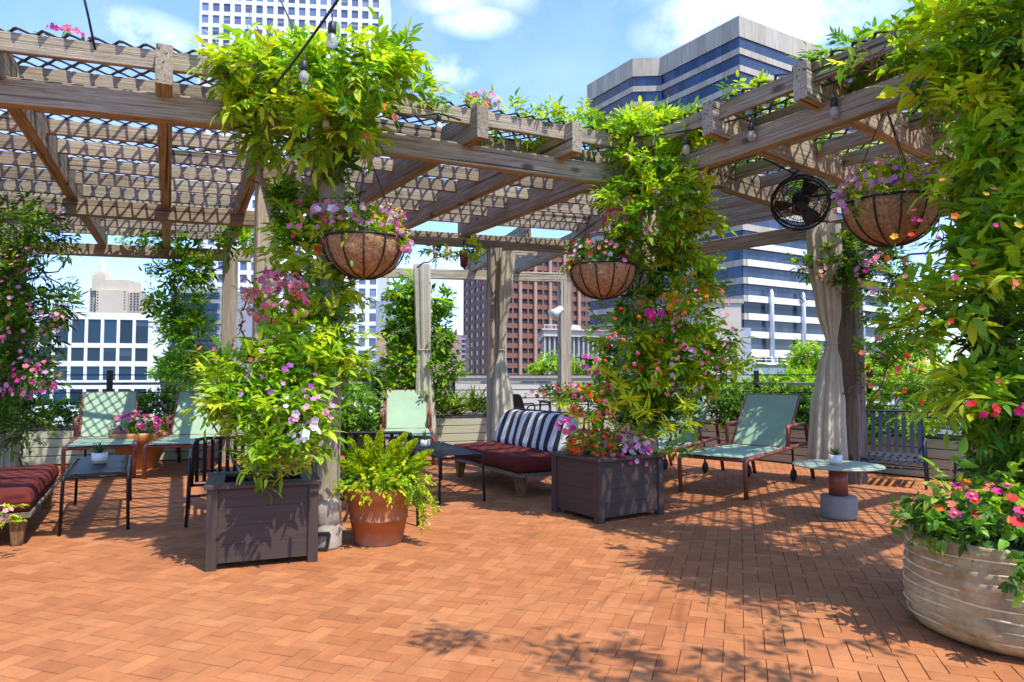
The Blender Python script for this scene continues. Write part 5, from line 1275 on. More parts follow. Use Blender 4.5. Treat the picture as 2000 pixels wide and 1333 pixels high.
# leafy shrub filling planter 1
vine('leafy shrub with white and purple flowers growing out of the left square planter', at_local(PLANT1, .4, .4, .55), [
    (490, 725, 5.3, 75, 46, .32), (435, 740, 5.3, 42, 32, .26, dict(dens=260)), (425, 790, 5.25, 36, 28, .22), (490, 800, 5.15, 80, 44, .3), (560, 790, 5.2, 75, 70, .3), (610, 830, 5.25, 38, 48, .22), (520, 880, 5.1, 50, 36, .24), (550, 870, 5.1, 58, 45, .26), (500, 922, 4.98, 22, 26, .12, dict(dens=330)), (565, 915, 5.05, 20, 16, .12, dict(dens=300)), (490, 780, 5.2, 80, 60, .3, dict(pal='green', dens=200))],
  [(600, 855, 5.02, 32, 22, .1, 12, ['white'], .036), (590, 800, 5.05, 60, 30, .2, 22, ['blush', 'lilac', 'white'], .028), (530, 760, 5.1, 100, 60, .25, 18, ['purple', 'purple', 'lilac'], .026), (465, 690, 5.2, 70, 20, .2, 8, ['coral', 'lilac'], .024)],
  [[at_local(PLANT1, .4, .4, .5), at(500, 850, 5.2), at(480, 760, 5.3)], [at_local(PLANT1, .5, .35, .5), at(560, 850, 5.2), at(570, 760, 5.3)], [at_local(PLANT1, .35, .3, .5), at(440, 860, 5.2), at(410, 790, 5.25)], [at_local(PLANT1, .45, .3, .5), at(505, 880, 5.0), at(500, 930, 4.95)]],
  None, 'shrub', 'shrub', pal='lime', leaf=(.115, .038), size=.18, w=(.45, .35, .15, .05), dens=440)
# middle column (post 2)
vine('flowering vine column wrapped round the corner post behind the flower planter', (1.5, 7.7, 0), [
    (1280, 262, 6.6, 105, 34, .4, dict(dens=560)), (1210, 260, 6.6, 56, 24, .3, dict(dens=520)), (1360, 258, 6.3, 52, 24, .3, dict(dens=520)), (1280, 310, 6.45, 90, 40, .3), (1210, 390, 6.5, 44, 45, .25), (1285, 370, 6.4, 86, 54, .32), (1350, 410, 6.4, 46, 55, .28), (1280, 440, 6.4, 92, 55, .32), (1225, 480, 6.7, 40, 40, .25, dict(pal='green')), (1330, 490, 6.6, 48, 36, .25, dict(pal='green')),
    (1345, 560, 6.8, 62, 46, .28), (1395, 540, 7.0, 26, 40, .2, dict(pal='green')), (1235, 590, 6.95, 40, 36, .26, dict(pal='deep')), (1345, 620, 7.1, 70, 46, .3), (1240, 650, 7.0, 84, 54, .32), (1345, 690, 7.1, 86, 58, .32), (1300, 700, 7.0, 90, 50, .3), (1210, 770, 7.3, 60, 36, .25), (1405, 650, 6.8, 36, 46, .22, dict(dens=300)), (1235, 715, 7.2, 76, 40, .32, dict(pal='green')), (1310, 755, 7.35, 90, 44, .3, dict(pal='green')), (1380, 720, 7.4, 58, 48, .28, dict(dens=300)), (1275, 800, 7.6, 80, 40, .25, dict(pal='deep')), (1440, 705, 6.9, 26, 20, .15, dict(dens=240)), (1330, 820, 7.6, 50, 26, .2, dict(pal='green', dens=240)), (1300, 510, 6.9, 80, 60, .2, dict(pal='deep', dens=240))],
  [(1290, 430, 6.5, 100, 70, .3, 46, ['coral', 'red', 'pink', 'orange', 'blush'], .021), (1205, 425, 6.5, 28, 16, .1, 9, ['magenta', 'pink'], .045), (1275, 615, 6.45, 16, 10, .1, 5, ['magenta'], .05), (1330, 575, 6.5, 50, 45, .2, 22, ['orange', 'yellow', 'yellow'], .03, 'cl'), (1260, 660, 6.4, 90, 70, .3, 30, ['coral', 'red', 'orange', 'pink'], .026, 'cl'), (1370, 640, 6.5, 60, 90, .3, 40, ['pink', 'blush', 'coral', 'lilac'], .024), (1150, 715, 6.5, 22, 18, .1, 12, ['magenta', 'purple'], .032), (1330, 740, 6.5, 100, 40, .3, 16, ['blush', 'pink', 'orange'], .024)],
  [twine(1.5, 7.7, .2, 3.3, .15, 1.8), twine(1.5, 7.7, .3, 3.4, .14, -1.4, 2), twine(1.5, 7.7, .6, 3.4, .16, 1.1, 4)],
  'vines over the pergola posts', pal='lime', leaf=(.112, .042), size=.17, dens=330, w=(.45, .34, .16, .05))
# right column (post 3), close to us
vine('towering vine filling the right edge, bright long leaves with scattered magenta flowers', (3.05, 4.3, 0), [
    (1920, 50, 3.9, 100, 60, .55), (1800, 75, 3.95, 60, 40, .35), (1725, 98, 4.1, 34, 22, .25, dict(dens=240)), (1670, 118, 4.3, 22, 10, .15, dict(dens=240)), (1960, 90, 3.8, 110, 110, .55), (1980, -70, 3.7, 130, 60, .6), (1870, 150, 4.0, 90, 45, .45), (1975, 260, 3.9, 90, 100, .5), (1925, 300, 4.0, 60, 60, .4), (1870, 215, 4.0, 40, 30, .3), (1965, 400, 4.0, 80, 85, .45), (1915, 440, 4.0, 60, 60, .4), (1820, 545, 3.95, 85, 36, .3), (1750, 565, 4.0, 40, 20, .15, dict(dens=240)), (1950, 520, 4.0, 110, 85, .45, dict(pal='green')), (1880, 590, 3.95, 115, 50, .4), (1810, 640, 4.1, 55, 34, .25, dict(pal='green', dens=230)), (1960, 640, 4.1, 62, 90, .35, dict(pal='deep')), (1890, 750, 4.0, 70, 50, .35), (1950, 770, 4.0, 90, 80, .4, dict(pal='green')), (1850, 800, 4.0, 40, 24, .2, dict(dens=240)), (1955, 860, 4.1, 60, 50, .35, dict(pal='deep')), (1975, 920, 4.15, 50, 40, .3, dict(pal='deep')), (2040, 330, 3.9, 110, 260, .5, dict(pal='green', dens=220)), (2080, 720, 4.0, 110, 260, .5, dict(pal='green', dens=220)),
    (1960, 300, 4.25, 50, 200, .3, dict(pal='deep', dens=230)), (1980, 760, 4.3, 50, 170, .3, dict(pal='deep', dens=230)), (1975, 130, 4.2, 120, 150, .4, dict(pal='deep', dens=230))],
  [(1880, 600, 3.6, 190, 220, .3, 26, ['magenta', 'magenta', 'red', 'coral'], .018), (1980, 795, 3.55, 18, 12, .1, 3, ['magenta'], .03), (1910, 800, 3.6, 24, 12, .1, 6, ['magenta', 'red'], .026), (1880, 480, 3.6, 150, 130, .3, 10, ['orange', 'yellow', 'coral'], .02)],
  [twine(3.02, 4.28, .2, 3.3, .12, 1.6), twine(3.02, 4.28, .2, 3.4, .13, -1.3, 2), twine(3.02, 4.28, .5, 3.4, .15, 2.1, 4), [(3.0, 4.2, 3.3), (2.7, 3.9, 3.9), (2.4, 3.9, 4.1)], [(3.0, 4.2, 3.2), (3.2, 3.9, 4.0), (3.1, 3.7, 4.6)], [(2.95, 4.2, 2.0), (2.6, 4.0, 2.15), (2.3, 4.0, 2.1)], [(2.95, 4.2, 1.1), (2.65, 4.0, 1.35), (2.45, 3.95, 1.2)]],
  'vines over the pergola posts', pal='lime', leaf=(.125, .042), size=.2, dens=230, w=(.45, .35, .15, .05))
# overhang above the frame: vine growth added so its shadow falls on the bricks
def overhang():
    t = thing('climbing_vine', 'added tangle of vine above the right pergola roof edge, placed to shade the bricks', 'vine', (2.6, 3.6, 3.75)); p = Plant(); st = []
    for px, py, z, r, d in ((1010, 1275, 4.1, .34, 170), (1160, 1300, 4.2, .30, 190), (890, 1232, 4.1, .15, 200), (1330, 1320, 4.1, .25, 200), (1480, 1290, 4.0, .25, 160), (1620, 1235, 3.9, .26, 220), (1450, 1085, 3.95, .32, 300), (1570, 1120, 3.95, .36, 300), (1660, 1085, 3.95, .34, 300), (1380, 1140, 3.95, .24, 240), (1600, 1045, 3.95, .32, 300), (1720, 1150, 3.95, .36, 300), (1500, 1180, 3.95, .26, 260), (1480, 1040, 3.9, .26, 260)):
        g0 = G(px, py); c = g0 + SUN * (z / SUN.z); p.blob(np.array(c), (r, r, r * .5), dens=d, pal='green', size=.22, leaf=(.11, .036)); st.append([(2.9, 4.0, 3.75), (c.x * .5 + 1.45, c.y * .5 + 2.0, 4.1), c])
    for x, y in ((2.5, 4.9), (2.9, 5.3), (3.3, 5.0), (2.2, 5.6), (2.9, 6.1), (3.6, 5.9), (3.9, 5.3), (2.1, 6.4), (3.3, 6.8), (4.3, 6.3), (2.6, 7.1), (4.1, 7.3), (3.4, 4.2), (3.9, 4.5)):
        x += random.uniform(-.2, .2); y += random.uniform(-.2, .2); r = random.uniform(.28, .5)
        p.blob((x, y, 3.83), (r, r * .8, .05), dens=1100, pal='lime', size=.16, leaf=(.10, .034)); st.append([(2.9, 4.4, 3.78), (x * .6 + 1.1, y * .6 + 1.8, 3.8), (x, y, 3.84)])
    p.build_foliage(t); stems(t, st, r=.006)
overhang()
# rear vines
vine('dark vine with small pink flowers at the left edge, behind the rust red daybed', (-5.72, 7.8, 0), [
    (10, 440, 7.6, 110, 60, .5), (90, 460, 7.5, 55, 45, .35), (20, 540, 7.5, 80, 70, .45), (30, 640, 7.5, 72, 70, .45), (75, 600, 7.4, 62, 55, .35), (115, 590, 7.4, 40, 32, .25, dict(dens=220)), (20, 740, 7.4, 70, 70, .4), (70, 720, 7.3, 50, 50, .3), (0, 840, 7.3, 52, 60, .35), (50, 820, 7.3, 38, 50, .25), (-60, 600, 7.4, 80, 260, .5, dict(dens=200)), (10, 600, 7.8, 46, 200, .2, dict(pal='deep', dens=240))],
  [(60, 740, 7.0, 60, 40, .2, 46, ['magenta', 'pink', 'lilac'], .028), (50, 590, 7.0, 80, 100, .3, 90, ['pink', 'coral', 'blush', 'lilac'], .021), (110, 410, 7.1, 14, 10, .1, 6, ['white', 'blush'], .035)],
  [twine(-5.72, 7.79, .2, 3.3, .14, 1.6), twine(-5.72, 7.79, .2, 3.4, .14, -1.3, 2), [(-5.6, 7.7, 2.4), (-5.2, 7.5, 2.55), (-4.95, 7.45, 2.6), (-4.85, 7.4, 2.8)], [(-5.2, 7.5, 2.55), (-4.9, 7.45, 2.35)], [(-5.4, 7.6, 2.0), (-4.85, 7.45, 2.1), (-4.7, 7.4, 1.95)]],
  'vines over the pergola posts', pal='deep', leaf=(.12, .032), size=.19, dens=190)
vine('dark green vine hanging from the rear beam left of the rear left post', (-4.7, 11.2, 0), [
    (300, 462, 10.9, 75, 26, .4), (400, 455, 11.2, 80, 22, .3, dict(pal='deep')), (470, 470, 9.0, 42, 36, .3), (375, 520, 11.0, 50, 34, .3), (350, 530, 11.0, 60, 36, .3), (370, 580, 11.0, 44, 38, .3), (350, 625, 11.0, 55, 40, .3), (380, 650, 11.0, 34, 50, .3), (345, 670, 11.0, 30, 26, .25), (310, 590, 11.0, 24, 26, .2, dict(dens=240)), (360, 720, 11.3, 40, 40, .3)],
  (), [twine(-4.66, 11.22, .2, 3.2, .16, 1.5), [(-4.7, 11.15, 3.2), (-5.4, 10.95, 2.9), (-5.5, 10.9, 2.3)]], 'vines over the pergola posts', pal='green', leaf=(.13, .05), size=.2, dens=210, w=(.15, .35, .35, .15))
vine('loose vine on the dark post behind the slim hanging curtain', (-1.93, 13.2, 0), [
    (795, 580, 12.9, 42, 38, .3), (790, 640, 12.9, 46, 46, .32), (850, 590, 12.95, 36, 26, .25), (870, 605, 12.9, 20, 16, .2, dict(dens=240)), (800, 700, 12.9, 52, 44, .35), (850, 660, 12.9, 36, 40, .28), (860, 720, 12.9, 34, 46, .3), (790, 750, 12.9, 48, 30, .3), (850, 770, 12.8, 34, 26, .3)],
  (), [twine(-1.93, 13.22, .2, 3.2, .16, 1.6), twine(-1.93, 13.22, .2, 3.2, .17, -1.2, 2)], 'vines over the pergola posts', pal='green', leaf=(.13, .06), size=.2, dens=330)
vine('thin vine with magenta flowers climbing the dark post beside the gathered curtain', (4.42, 9.0, 0), [
    (1650, 500, 8.7, 40, 46, .3, dict(pal='deep')), (1700, 490, 8.6, 50, 40, .3, dict(pal='deep')), (1745, 520, 8.5, 40, 46, .25, dict(pal='deep')), (1580, 520, 8.9, 34, 22, .2, dict(dens=260)), (1690, 560, 8.7, 26, 40, .2, dict(dens=200)), (1740, 600, 8.6, 62, 40, .25, dict(dens=200)), (1780, 660, 8.5, 70, 46, .3, dict(dens=240)), (1720, 690, 8.7, 50, 36, .25, dict(dens=240)), (1570, 585, 9.0, 16, 12, .1, dict(dens=240))],
  [(1720, 530, 8.3, 50, 40, .2, 26, ['magenta', 'lilac', 'magenta', 'pink'], .045), (1590, 530, 8.6, 26, 22, .1, 8, ['coral', 'blush'], .035), (1740, 690, 8.4, 60, 40, .2, 12, ['magenta', 'coral'], .04)],
  [twine(4.42, 9.02, .3, 3.2, .17, 2.2), twine(4.42, 9.02, .3, 3.2, .18, -1.4, 2), [(4.6, 8.9, .9), (4.75, 8.7, 1.5), (4.9, 8.6, 2.2), (5.0, 8.6, 2.5)], [(4.75, 8.7, 1.5), (5.1, 8.6, 1.9)]], 'vines over the pergola posts', pal='green', leaf=(.10, .036), size=.17, dens=300)
# growth lying on the roofs
vine('low growth with pink flowers creeping along the middle roof edge', (.2, 6.2, 3.75), [
    (940, 215, 6.2, 34, 20, .3), (1000, 228, 6.3, 40, 18, .3), (1060, 240, 6.45, 46, 22, .35), (1130, 240, 6.6, 46, 26, .35), (900, 262, 6.6, 55, 16, .3, dict(pal='green')), (980, 285, 6.7, 60, 14, .3, dict(pal='green')), (1060, 295, 6.8, 30, 12, .25, dict(pal='green'))],
  [(945, 200, 6.1, 34, 14, .2, 20, ['pink', 'magenta', 'blush'], .034)], (), None, pal='lime', leaf=(.09, .03), size=.15, dens=420)
vine('sprig of bright pink flowers on the front left roof edge', (-3.0, 4.9, 3.75), [(125, 82, 4.85, 40, 10, .2), (40, 62, 4.6, 45, 8, .2, dict(dens=200))], [(135, 72, 4.75, 36, 8, .15, 16, ['magenta', 'pink'], .026)], (), None, pal='green', leaf=(.06, .02), size=.1, dens=300)
vine('yellowish vine growing over the right roof in front of the banded office tower', (2.2, 6.4, 3.75), [
    (1400, 250, 6.4, 40, 16, .3), (1240, 250, 6.9, 60, 18, .3), (1320, 236, 6.7, 55, 14, .3), (1590, 150, 5.5, 30, 16, .2, dict(dens=220)), (1620, 360, 7.9, 80, 16, .4, dict(pal='green')), (1680, 330, 7.4, 50, 14, .3, dict(pal='green'))], (), (), None, pal='lime', leaf=(.09, .03), size=.15, dens=420)
vine('small trailing plant and branch under the middle header beam', (-.9, 10.0, 3.0), [(850, 492, 9.9, 24, 10, .15), (925, 492, 9.7, 16, 18, .15), (890, 500, 9.8, 30, 6, .15)], [(880, 495, 9.6, 40, 12, .15, 8, ['coral', 'blush'], .03)], [[at(810, 520, 9.9), at(850, 505, 9.85), at(900, 492, 9.8)]], None, pal='lime', leaf=(.1, .04), size=.14, dens=330)

# ------------------------------------------------------------------ plants in the pots and planters
def flower_bed():
    b = at_local(PLANT2, .42, .4, .54); t = thing('flowering_plant', 'mound of orange, white and violet flowers in the square planter turned corner on', 'flowers', b); p = Plant(); c = np.array(b)
    p.blob(c + [0, 0, .10], (.36, .34, .16), dens=800, pal='vivid', size=.1, leaf=(.06, .03), droop=.3, upb=.6)
    p.blob(c + [-.2, -.1, .14], (.22, .2, .16), dens=500, pal='lime', size=.1, leaf=(.07, .02), upb=.6); p.blob(c + [.38, .16, .14], (.16, .14, .12), dens=500, pal='lime', size=.12, leaf=(.08, .02))
    P, q = scatter_on(c + [-.14, -.1, .16], (.26, .24, .15), 70, True); p.cluster(P, q + [0, -.4, .7], .032, fcols(['orange', 'coral', 'orange', 'red'], 70))
    P, q = scatter_on(c + [.2, .0, .14], (.30, .26, .15), 85, True); p.flowers(P, q + [0, -.6, .6], .030, fcols(['lilac', 'white', 'lilac', 'magenta', 'blush', 'purple'], 85))
    P, q = scatter_on(c + [.1, -.16, .04], (.35, .25, .08), 22, True); p.flowers(P, q + [0, -.6, .5], .028, fcols(['lilac', 'magenta', 'pink'], 22))
    p.build_foliage(t); p.build_blossoms(t)
    # yellow spiky rosettes and red clusters standing above
    t = thing('flowering_shrub', 'shrub of yellow spiky rosettes and red flower heads behind the flower planter', 'shrub', at(1250, 860, 7.25)); p = Plant()
    for px, py, s in ((1230, 790, 1.), (1265, 815, 1.15), (1200, 800, .8), (1340, 800, .9), (1300, 845, .9), (1120, 815, 1.), (1145, 770, .8), (1210, 755, .9), (1180, 735, .8), (1345, 840, .8), (1100, 790, .8), (1160, 830, .8)):
        c = at(px, py, 6.75 + random.uniform(-.15, .15)); n = 3; P = np.tile(np.array(c), (n, 1)) + RNG.normal(0, .02, (n, 3)); p.sprigs(P, np.tile([0, -.55, .8], (n, 1)) + RNG.normal(0, .2, (n, 3)), .05, pal_pick('fern', n, (.6, .3, .1, 0)), 'whorl', (.155 * s, .026), .5, 9)
    for b in ((1210, 845, 7.1, 70, 34, .2), (1150, 785, 7.1, 36, 26, .18), (1320, 875, 7.1, 46, 22, .16)):
        c = at(*b[:3]); p.blob(c, pxr(c, *b[3:]), dens=320, pal='lime', size=.14, leaf=(.085, .024))
    c = at(1160, 785, 6.7); P, q = scatter_on(c, pxr(c, 48, 36, .2), 26, True); p.cluster(P, q + [0, -.6, .5], .032, fcols(['red', 'coral', 'orange', 'red', 'pink'], 26))
    c = at(1105, 830, 6.7); P, q = scatter_on(c, pxr(c, 16, 14, .08), 14, True); p.flowers(P, q + [0, -.6, .4], .034, fcols(['lilac', 'magenta', 'pink'], 14))
    p.build_foliage(t); p.build_blossoms(t); stems(t, [[at_local(PLANT2, .4, .6, .5), at(1210, 830, 7.0), at(1180, 780, 6.95)], [at_local(PLANT2, .5, .6, .5), at(1260, 850, 7.0), at(1265, 815, 6.9)]])
flower_bed()
def fern():
    t = thing('fern', 'foxtail fern with upright lime plumes and trailing leaves in the terracotta pot', 'fern', TP + Vector((0, 0, .42))); p = Plant(); c = np.array(TP) + [0, 0, .44]
    for px, py, L in ((680, 855, .40), (745, 840, .46), (715, 850, .40), (795, 845, .45), (815, 858, .46), (770, 860, .38), (735, 870, .34), (665, 880, .36), (845, 880, .36), (700, 880, .34), (840, 905, .34), (785, 880, .36), (652, 900, .3)):
        tip = np.array(at(px, py, 5.8 + random.uniform(-.15, .15))); base = c + RNG.normal(0, .06, 3) * [1, 1, .2]; n = 1000; s = RNG.uniform(0, 1, n) ** .85
        midp = (base + tip) / 2 + [0, 0, .06]; P = ((1 - s) ** 2)[:, None] * base + (2 * s * (1 - s))[:, None] * midp + (s ** 2)[:, None] * tip
        ax = nrm(np.array([tip - base])); D = nrm(RNG.normal(0, 1, (n, 3))); D = nrm(D - (D * ax).sum(1, keepdims=True) * ax + ax * .75); w = np.sin(np.clip(s * .9 + .12, 0, 1) * math.pi) ** .6
        p.leaves(P, D, np.tile(UP, (n, 1)) + RNG.normal(0, .4, (n, 3)), .060 * w + .012, .011, .05, pal_pick('fern', n), .1)
    p.blob(c + [0, -.05, .13], (.34, .31, .16), dens=2400, pal='fern', size=.07, leaf=(.038, .022), droop=.35, k=9, upb=.4)
    p.blob(c + [0, -.14, .04], (.35, .25, .09), dens=1800, pal='fern', size=.07, leaf=(.036, .021), droop=.7, k=9)
    p.blob(c + [.28, -.08, .06], (.16, .15, .15), dens=2000, pal='fern', size=.07, leaf=(.034, .018), droop=.7, k=9); p.blob(c + [-.3, -.05, .05], (.09, .12, .1), dens=900, pal='vivid', size=.07, leaf=(.034, .018), droop=.7, k=9)
    for i in range(9):
        tip = c + np.array([.40 + .035 * i * (i % 2) * .4 + random.uniform(-.06, .1), -.15 + random.uniform(-.1, .1), -.16 - random.uniform(0, .2)]); base = c + [.24, -.12, .04]; n = 60; s = RNG.uniform(0, 1, n); midp = (base + tip) / 2 + [.08, 0, .1]
        P = ((1 - s) ** 2)[:, None] * base + (2 * s * (1 - s))[:, None] * midp + (s ** 2)[:, None] * tip; p.leaves(P, RNG.normal(0, 1, (n, 3)) + [0, -.4, -.2], RNG.normal(0, 1, (n, 3)) + UP, .034, .018, .1, pal_pick('fern', n))
    p.build_foliage(t)
fern()
def pot_flowers():
    t = thing('flowering_plant', 'broad green flower clump with magenta and red blooms in the ribbed stone pot', 'flowers', SPOT + Vector((0, 0, .45))); p = Plant(); c = np.array(SPOT) + [0, 0, .545]
    p.blob(c + [0, 0, .10], (.47, .46, .16), dens=520, pal='vivid', size=.13, leaf=(.068, .042), droop=.35, k=7, upb=.6, kind='alt'); p.blob(c + [-.38, -.12, .10], (.2, .2, .13), dens=600, pal='vivid', size=.13, leaf=(.066, .04), droop=.4, kind='alt'); p.blob(c + [-.52, -.1, .08], (.12, .16, .1), dens=500, pal='vivid', size=.12, leaf=(.06, .038), droop=.5, kind='alt')
    p.blob(c + [0, -.3, .02], (.38, .2, .1), dens=420, pal='vivid', size=.12, leaf=(.064, .04), droop=.6, kind='alt'); p.blob(c + [.1, 0, .2], (.4, .35, .12), dens=380, pal='lime', size=.13, leaf=(.066, .04), kind='alt', upb=.8)
    for dx, dz in ((-.12, -.06), (-.02, -.04), (.2, -.05), (-.3, -.02)): p.blob(c + [dx, -.47, dz], (.07, .05, .09), dens=700, pal='vivid', size=.08, leaf=(.055, .035), droop=.9, kind='alt')
    # a lanky shoot rising on the left
    P = np.array([[-.36, -.1, .22], [-.4, -.1, .3], [-.34, -.1, .36], [-.22, -.15, .32], [-.44, -.12, .2]]) + c; p.sprigs(P, np.array([[-.6, 0, .5], [-.5, 0, .9], [.3, 0, .9], [.7, -.1, .4], [-.8, 0, .1]]), .1, pal_pick('vivid', 5), 'pinnate', (.10, .046), .3, 5)
    n = 64; q = nrm(RNG.normal(0, 1, (n, 3))); q[:, 2] = np.abs(q[:, 2]); q[:, 1] = -np.abs(q[:, 1]); q = nrm(q); P = c + [0, 0, .12] + q * [.46, .46, .20] * RNG.uniform(.92, 1.1, (n, 1)); p.flowers(P, q * .5 + [0, -.5, .9], .027 * RNG.uniform(.7, 1.25, n), fcols(['magenta', 'magenta', 'red', 'coral', 'orange'], n), 8, .12)
    k = P[:, :] + [0, -.004, .008]; p.flowers(k[:20], np.tile([0, -.5, .9], (20, 1)), .010, fcols(['yellow'], 20), 5, .3)
    p.build_foliage(t); p.build_blossoms(t); stems(t, [[c, c + np.array([-.3, -.1, .2]), c + np.array([-.38, -.1, .36])], [c, c + np.array([.1, -.1, .3])]], r=.006)
pot_flowers()
def orange_pot_plant():
    c = Vector((-5.72, 10.55, .5)); t = thing('flowering_plant', 'rounded mound of pink flowers in the orange pot between the green loungers', 'flowers', c); p = Plant(); k = np.array(c)
    p.blob(k + [0, 0, .12], (.36, .34, .2), dens=420, pal='green', size=.12, leaf=(.07, .045), upb=.6, kind='alt'); P, q = scatter_on(k + [0, 0, .16], (.36, .34, .2), 90, True); p.flowers(P, q + [0, -.4, .6], .042, fcols(['pink', 'magenta', 'blush', 'pink'], 90)); p.build_foliage(t); p.build_blossoms(t)
orange_pot_plant()
def table_planter():
    c = Vector((.98, 11.2, 1.0)); t = thing('flower_trough', 'small dark trough of red flowers on the high black table', 'flower trough', c)
    mb = MB(); mb.box((c.x - .28, c.y - .1, c.z - .003), (c.x + .28, c.y + .1, c.z + .13)); mb.build('trough', M['black_trim'], t); p = Plant(); k = np.array(c) + [0, 0, .16]
    p.blob(k, (.3, .14, .1), dens=500, pal='vivid', size=.09, leaf=(.06, .036), upb=.7, kind='alt'); P, q = scatter_on(k + [0, 0, .03], (.3, .14, .1), 36, True); p.cluster(P, q + [0, -.4, .6], .03, fcols(['red', 'pink', 'coral'], 36)); p.build_foliage(t); p.build_blossoms(t)
table_planter()

# shrubs growing in the boxes and just beyond the railing
def shrub(label, blobs, flowers=(), name='shrub', cat='shrub', group='shrubs along the railing', trunk=True, **kw):
    c0 = at(blobs[0][0], blobs[0][1], blobs[0][2]); st = [[(c0.x, c0.y, max(-.6, c0.z - 1.0)), at(b[0], b[1], b[2])] for b in blobs[:5]] if trunk else ()
    return vine(label, (c0.x, c0.y, 0), blobs, flowers, st, group, name, cat, **kw)
kw = dict(pal='deep', leaf=(.075, .04), size=.14, dens=420, kind='alt')
shrub('dense dark hedge shrub behind the whole green lounger', [(1470, 800, 12.0, 60, 46, .3), (1530, 790, 11.8, 60, 44, .3), (1410, 800, 12.4, 46, 44, .3), (1500, 815, 12.0, 60, 46, .3), (1440, 820, 12.2, 50, 46, .3), (1565, 830, 11.6, 48, 46, .3), (1590, 800, 11.5, 40, 40, .3)], **kw)
shrub('sunlit yellow green shrub beyond the railing over the lounger', [(1470, 765, 13.0, 70, 24, .4), (1540, 765, 12.8, 70, 26, .4), (1600, 755, 12.4, 60, 26, .4), (1390, 760, 13.6, 50, 26, .4), (1500, 755, 13.2, 60, 26, .4), (1570, 750, 12.8, 60, 28, .4), (1430, 770, 13.4, 50, 24, .4), (1640, 750, 12.0, 40, 24, .3)], pal='lime', leaf=(.10, .03), size=.16, dens=380)
shrub('mixed bush with coral flowers beyond the railing above the slate blue armchair', [(1700, 745, 10.8, 60, 36, .4), (1780, 735, 10.2, 70, 40, .4), (1840, 760, 9.8, 60, 44, .4), (1690, 790, 10.4, 40, 28, .3), (1760, 790, 10.0, 50, 28, .3), (1830, 810, 9.6, 60, 36, .35)], [(1750, 740, 10, 90, 40, .3, 26, ['coral', 'red', 'orange', 'blush'], .045)], pal='lime', leaf=(.11, .036), size=.18, dens=330)
shrub('low spreading shrub in the box behind the slate blue armchair', [(1720, 835, 10.0, 60, 30, .25), (1780, 840, 9.6, 40, 26, .25), (1650, 800, 10.5, 26, 24, .2)], **dict(kw, pal='green'))
shrub('leafy bush left of the slim curtain beyond the railing', [(720, 765, 13.6, 60, 26, .4), (640, 760, 13.4, 60, 30, .4), (580, 770, 13.2, 60, 30, .4), (700, 725, 13.6, 50, 26, .4), (680, 745, 13.6, 50, 22, .4), (740, 735, 13.5, 40, 24, .4), (660, 715, 13.7, 40, 26, .4)], [(690, 735, 13.2, 60, 20, .3, 14, ['yellow', 'coral', 'white'], .04)], pal='lime', leaf=(.11, .035), size=.18, dens=330)
shrub('broad palmate plant in the box beside the fern pot, behind the black chair', [(690, 790, 12.4, 46, 30, .35, dict(kind='whorl', leaf=(.2, .05), dens=200)), (660, 820, 12.2, 46, 34, .35), (710, 830, 12.2, 34, 30, .3)], **dict(kw, pal='vivid', leaf=(.11, .05)))
shrub('dark shrub in the box at the far left behind the first lounger', [(110, 820, 11.4, 50, 30, .3), (60, 850, 11.2, 60, 34, .3), (10, 830, 11.0, 60, 44, .3), (90, 800, 11.4, 30, 24, .25)], **kw)
shrub('leafy shrub in the box between the left loungers', [(280, 785, 12.0, 60, 20, .25), (400, 790, 12.3, 50, 32, .3), (460, 800, 12.4, 40, 30, .3), (160, 800, 11.6, 40, 22, .25), (250, 790, 11.9, 40, 22, .25), (300, 800, 12.0, 46, 30, .25), (345, 770, 12.2, 36, 40, .3), (220, 810, 11.8, 26, 24, .2)], [(330, 790, 11.8, 50, 30, .2, 12, ['blush', 'lilac'], .035)], **dict(kw, pal='green'))
shrub('flowering shrub in the box behind the high black table', [(1090, 765, 14.1, 50, 14, .2), (1160, 770, 14.2, 40, 16, .2), (1190, 745, 14.3, 40, 30, .3)], [(1100, 765, 13.8, 60, 14, .2, 30, ['pink', 'red', 'white'], .05)], **dict(kw, pal='vivid'))
def grasses():
    for lab, pts in (('arching agave with striped yellow green blades in the box behind the middle daybed', ((925, 805, 13.75), (890, 812, 13.65))), ('fountain of narrow green blades in the box beside the slim curtain', ((868, 808, 13.55), (948, 808, 13.85)))):
        t = thing('agave', lab, 'plant', at(*pts[0]), 0, 'blade plants in the middle box'); p = Plant()
        for q in pts:
            c = np.array(at(*q)); n = 46; a = RNG.uniform(0, 6.283, n); e = RNG.uniform(.35, 1.35, n); D = np.stack([np.cos(a) * np.cos(e), np.sin(a) * np.cos(e), np.sin(e)], 1); p.leaves(np.tile(c, (n, 1)) + RNG.normal(0, .03, (n, 3)), D, np.tile(UP, (n, 1)) + D * .2, RNG.uniform(.4, .75, n), .05, RNG.uniform(.1, .5, n), pal_pick('agave', n, (.45, .3, .15, .1)), .25)
        p.build_foliage(t, 'leaves')
grasses()
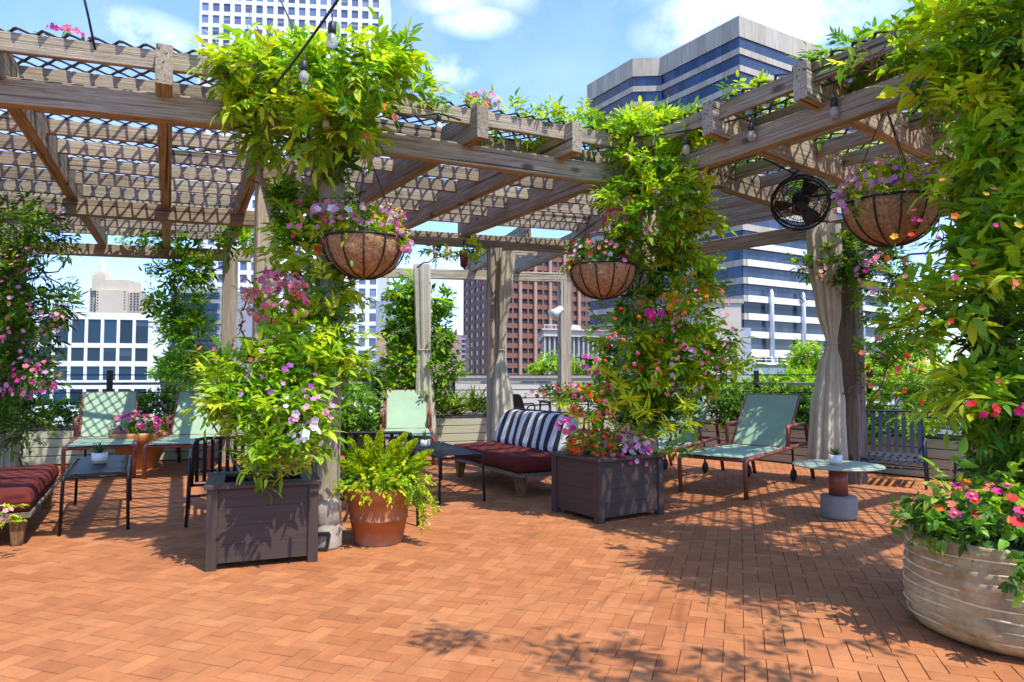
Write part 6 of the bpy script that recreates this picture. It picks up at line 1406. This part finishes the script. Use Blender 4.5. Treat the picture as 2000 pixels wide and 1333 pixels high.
for lab, blobs, pal in (('yellow green street tree crown behind the slim rear post', [(1090, 712, 40, 40, 18, 1.2), (1050, 722, 40, 24, 14, 1.0), (1130, 722, 40, 24, 14, 1.), (1160, 716, 40, 24, 16, 1.)], 'lime'), ('yellow green street tree right of the banded tower foot', [(1575, 695, 36, 36, 26, 1.2), (1600, 720, 36, 30, 26, 1.2), (1555, 725, 36, 28, 22, 1.)], 'lime'), ('distant bushy tree beyond the railing near the right vine', [(1790, 690, 30, 60, 40, 1.2), (1730, 715, 30, 40, 30, 1.)], 'green'), ('small tree crown right of the low white building', [(335, 715, 30, 22, 30, .6), (318, 735, 30, 26, 18, .6), (360, 730, 30, 26, 26, .7)], 'green'), ('bushy tree at the far left below the dark vine', [(30, 735, 34, 60, 22, 1.), (-40, 740, 34, 60, 24, 1.)], 'green')):
    c0 = at(*blobs[0][:3]); t = thing('city_tree', lab, 'tree', (c0.x, c0.y, GZ), 0, 'trees beyond the terrace'); p = Plant()
    for b in blobs: c = at(*b[:3]); p.blob(c, pxr(c, *b[3:]), dens=90, pal=pal, leaf=(.24, .10), size=.45, kind='alt', inner=.2)
    p.build_foliage(t, 'crown'); stems(t, [[(c0.x, c0.y, GZ), (c0.x + .2, c0.y, c0.z - 4), (c0.x, c0.y, c0.z)]] + [[(c0.x + .1, c0.y, c0.z - 3), at(*b[:3])] for b in blobs[1:]], 'trunk', .3)
# plant at the left bottom edge: trailing leaves of a pot just outside the picture
t = thing('trailing_plant', 'trailing variegated plant poking in at the lower left edge beside the daybed leg', 'plant', (-4.05, 5.4, .3)); p = Plant()
for b in ((0, 985, 5.3, 34, 8, .15), (5, 1010, 5.25, 22, 18, .12), (-40, 990, 5.3, 40, 40, .2)):
    c = at(*b[:3]); p.blob(c, pxr(c, *b[3:]), dens=700, pal='fern', size=.1, leaf=(.04, .02), droop=.5)
P, q = scatter_on(at(5, 1005, 5.2), (.08, .08, .06), 10, True); p.flowers(P, q, .022, fcols(['white', 'blush'], 10)); p.build_foliage(t); p.build_blossoms(t)
pot('terracotta_pot', 'terracotta pot at the lower left edge under the trailing plant', (-4.45, 5.35, 0), [(.15, 0), (.16, .01), (.22, .28), (.24, .29), (.24, .34), (.22, .34), (.2, .3)], M['terracotta'], soil=(.2, .3))
print('objects', len(bpy.data.objects))

def litter():
    p = Plant(); n = 150; x = RNG.uniform(-5, 4.5, n); y = RNG.uniform(3.0, 9.5, n); P = np.stack([x, y, np.full(n, .006)], 1); a = RNG.uniform(0, 6.283, n)
    D = np.stack([np.cos(a), np.sin(a), RNG.uniform(0, .25, n)], 1); c = np.array([(.30, .17, .06), (.36, .26, .07), (.22, .12, .05), (.45, .30, .22), (.25, .28, .05)])[RNG.integers(0, 5, n)]
    p.leaves(P, D, np.tile(UP, (n, 1)) + RNG.normal(0, .2, (n, 3)), RNG.uniform(.012, .045, n), RNG.uniform(.006, .016, n), .2, c); o = p.build_foliage(None, 'fallen_leaves'); o['kind'] = 'stuff'
litter()
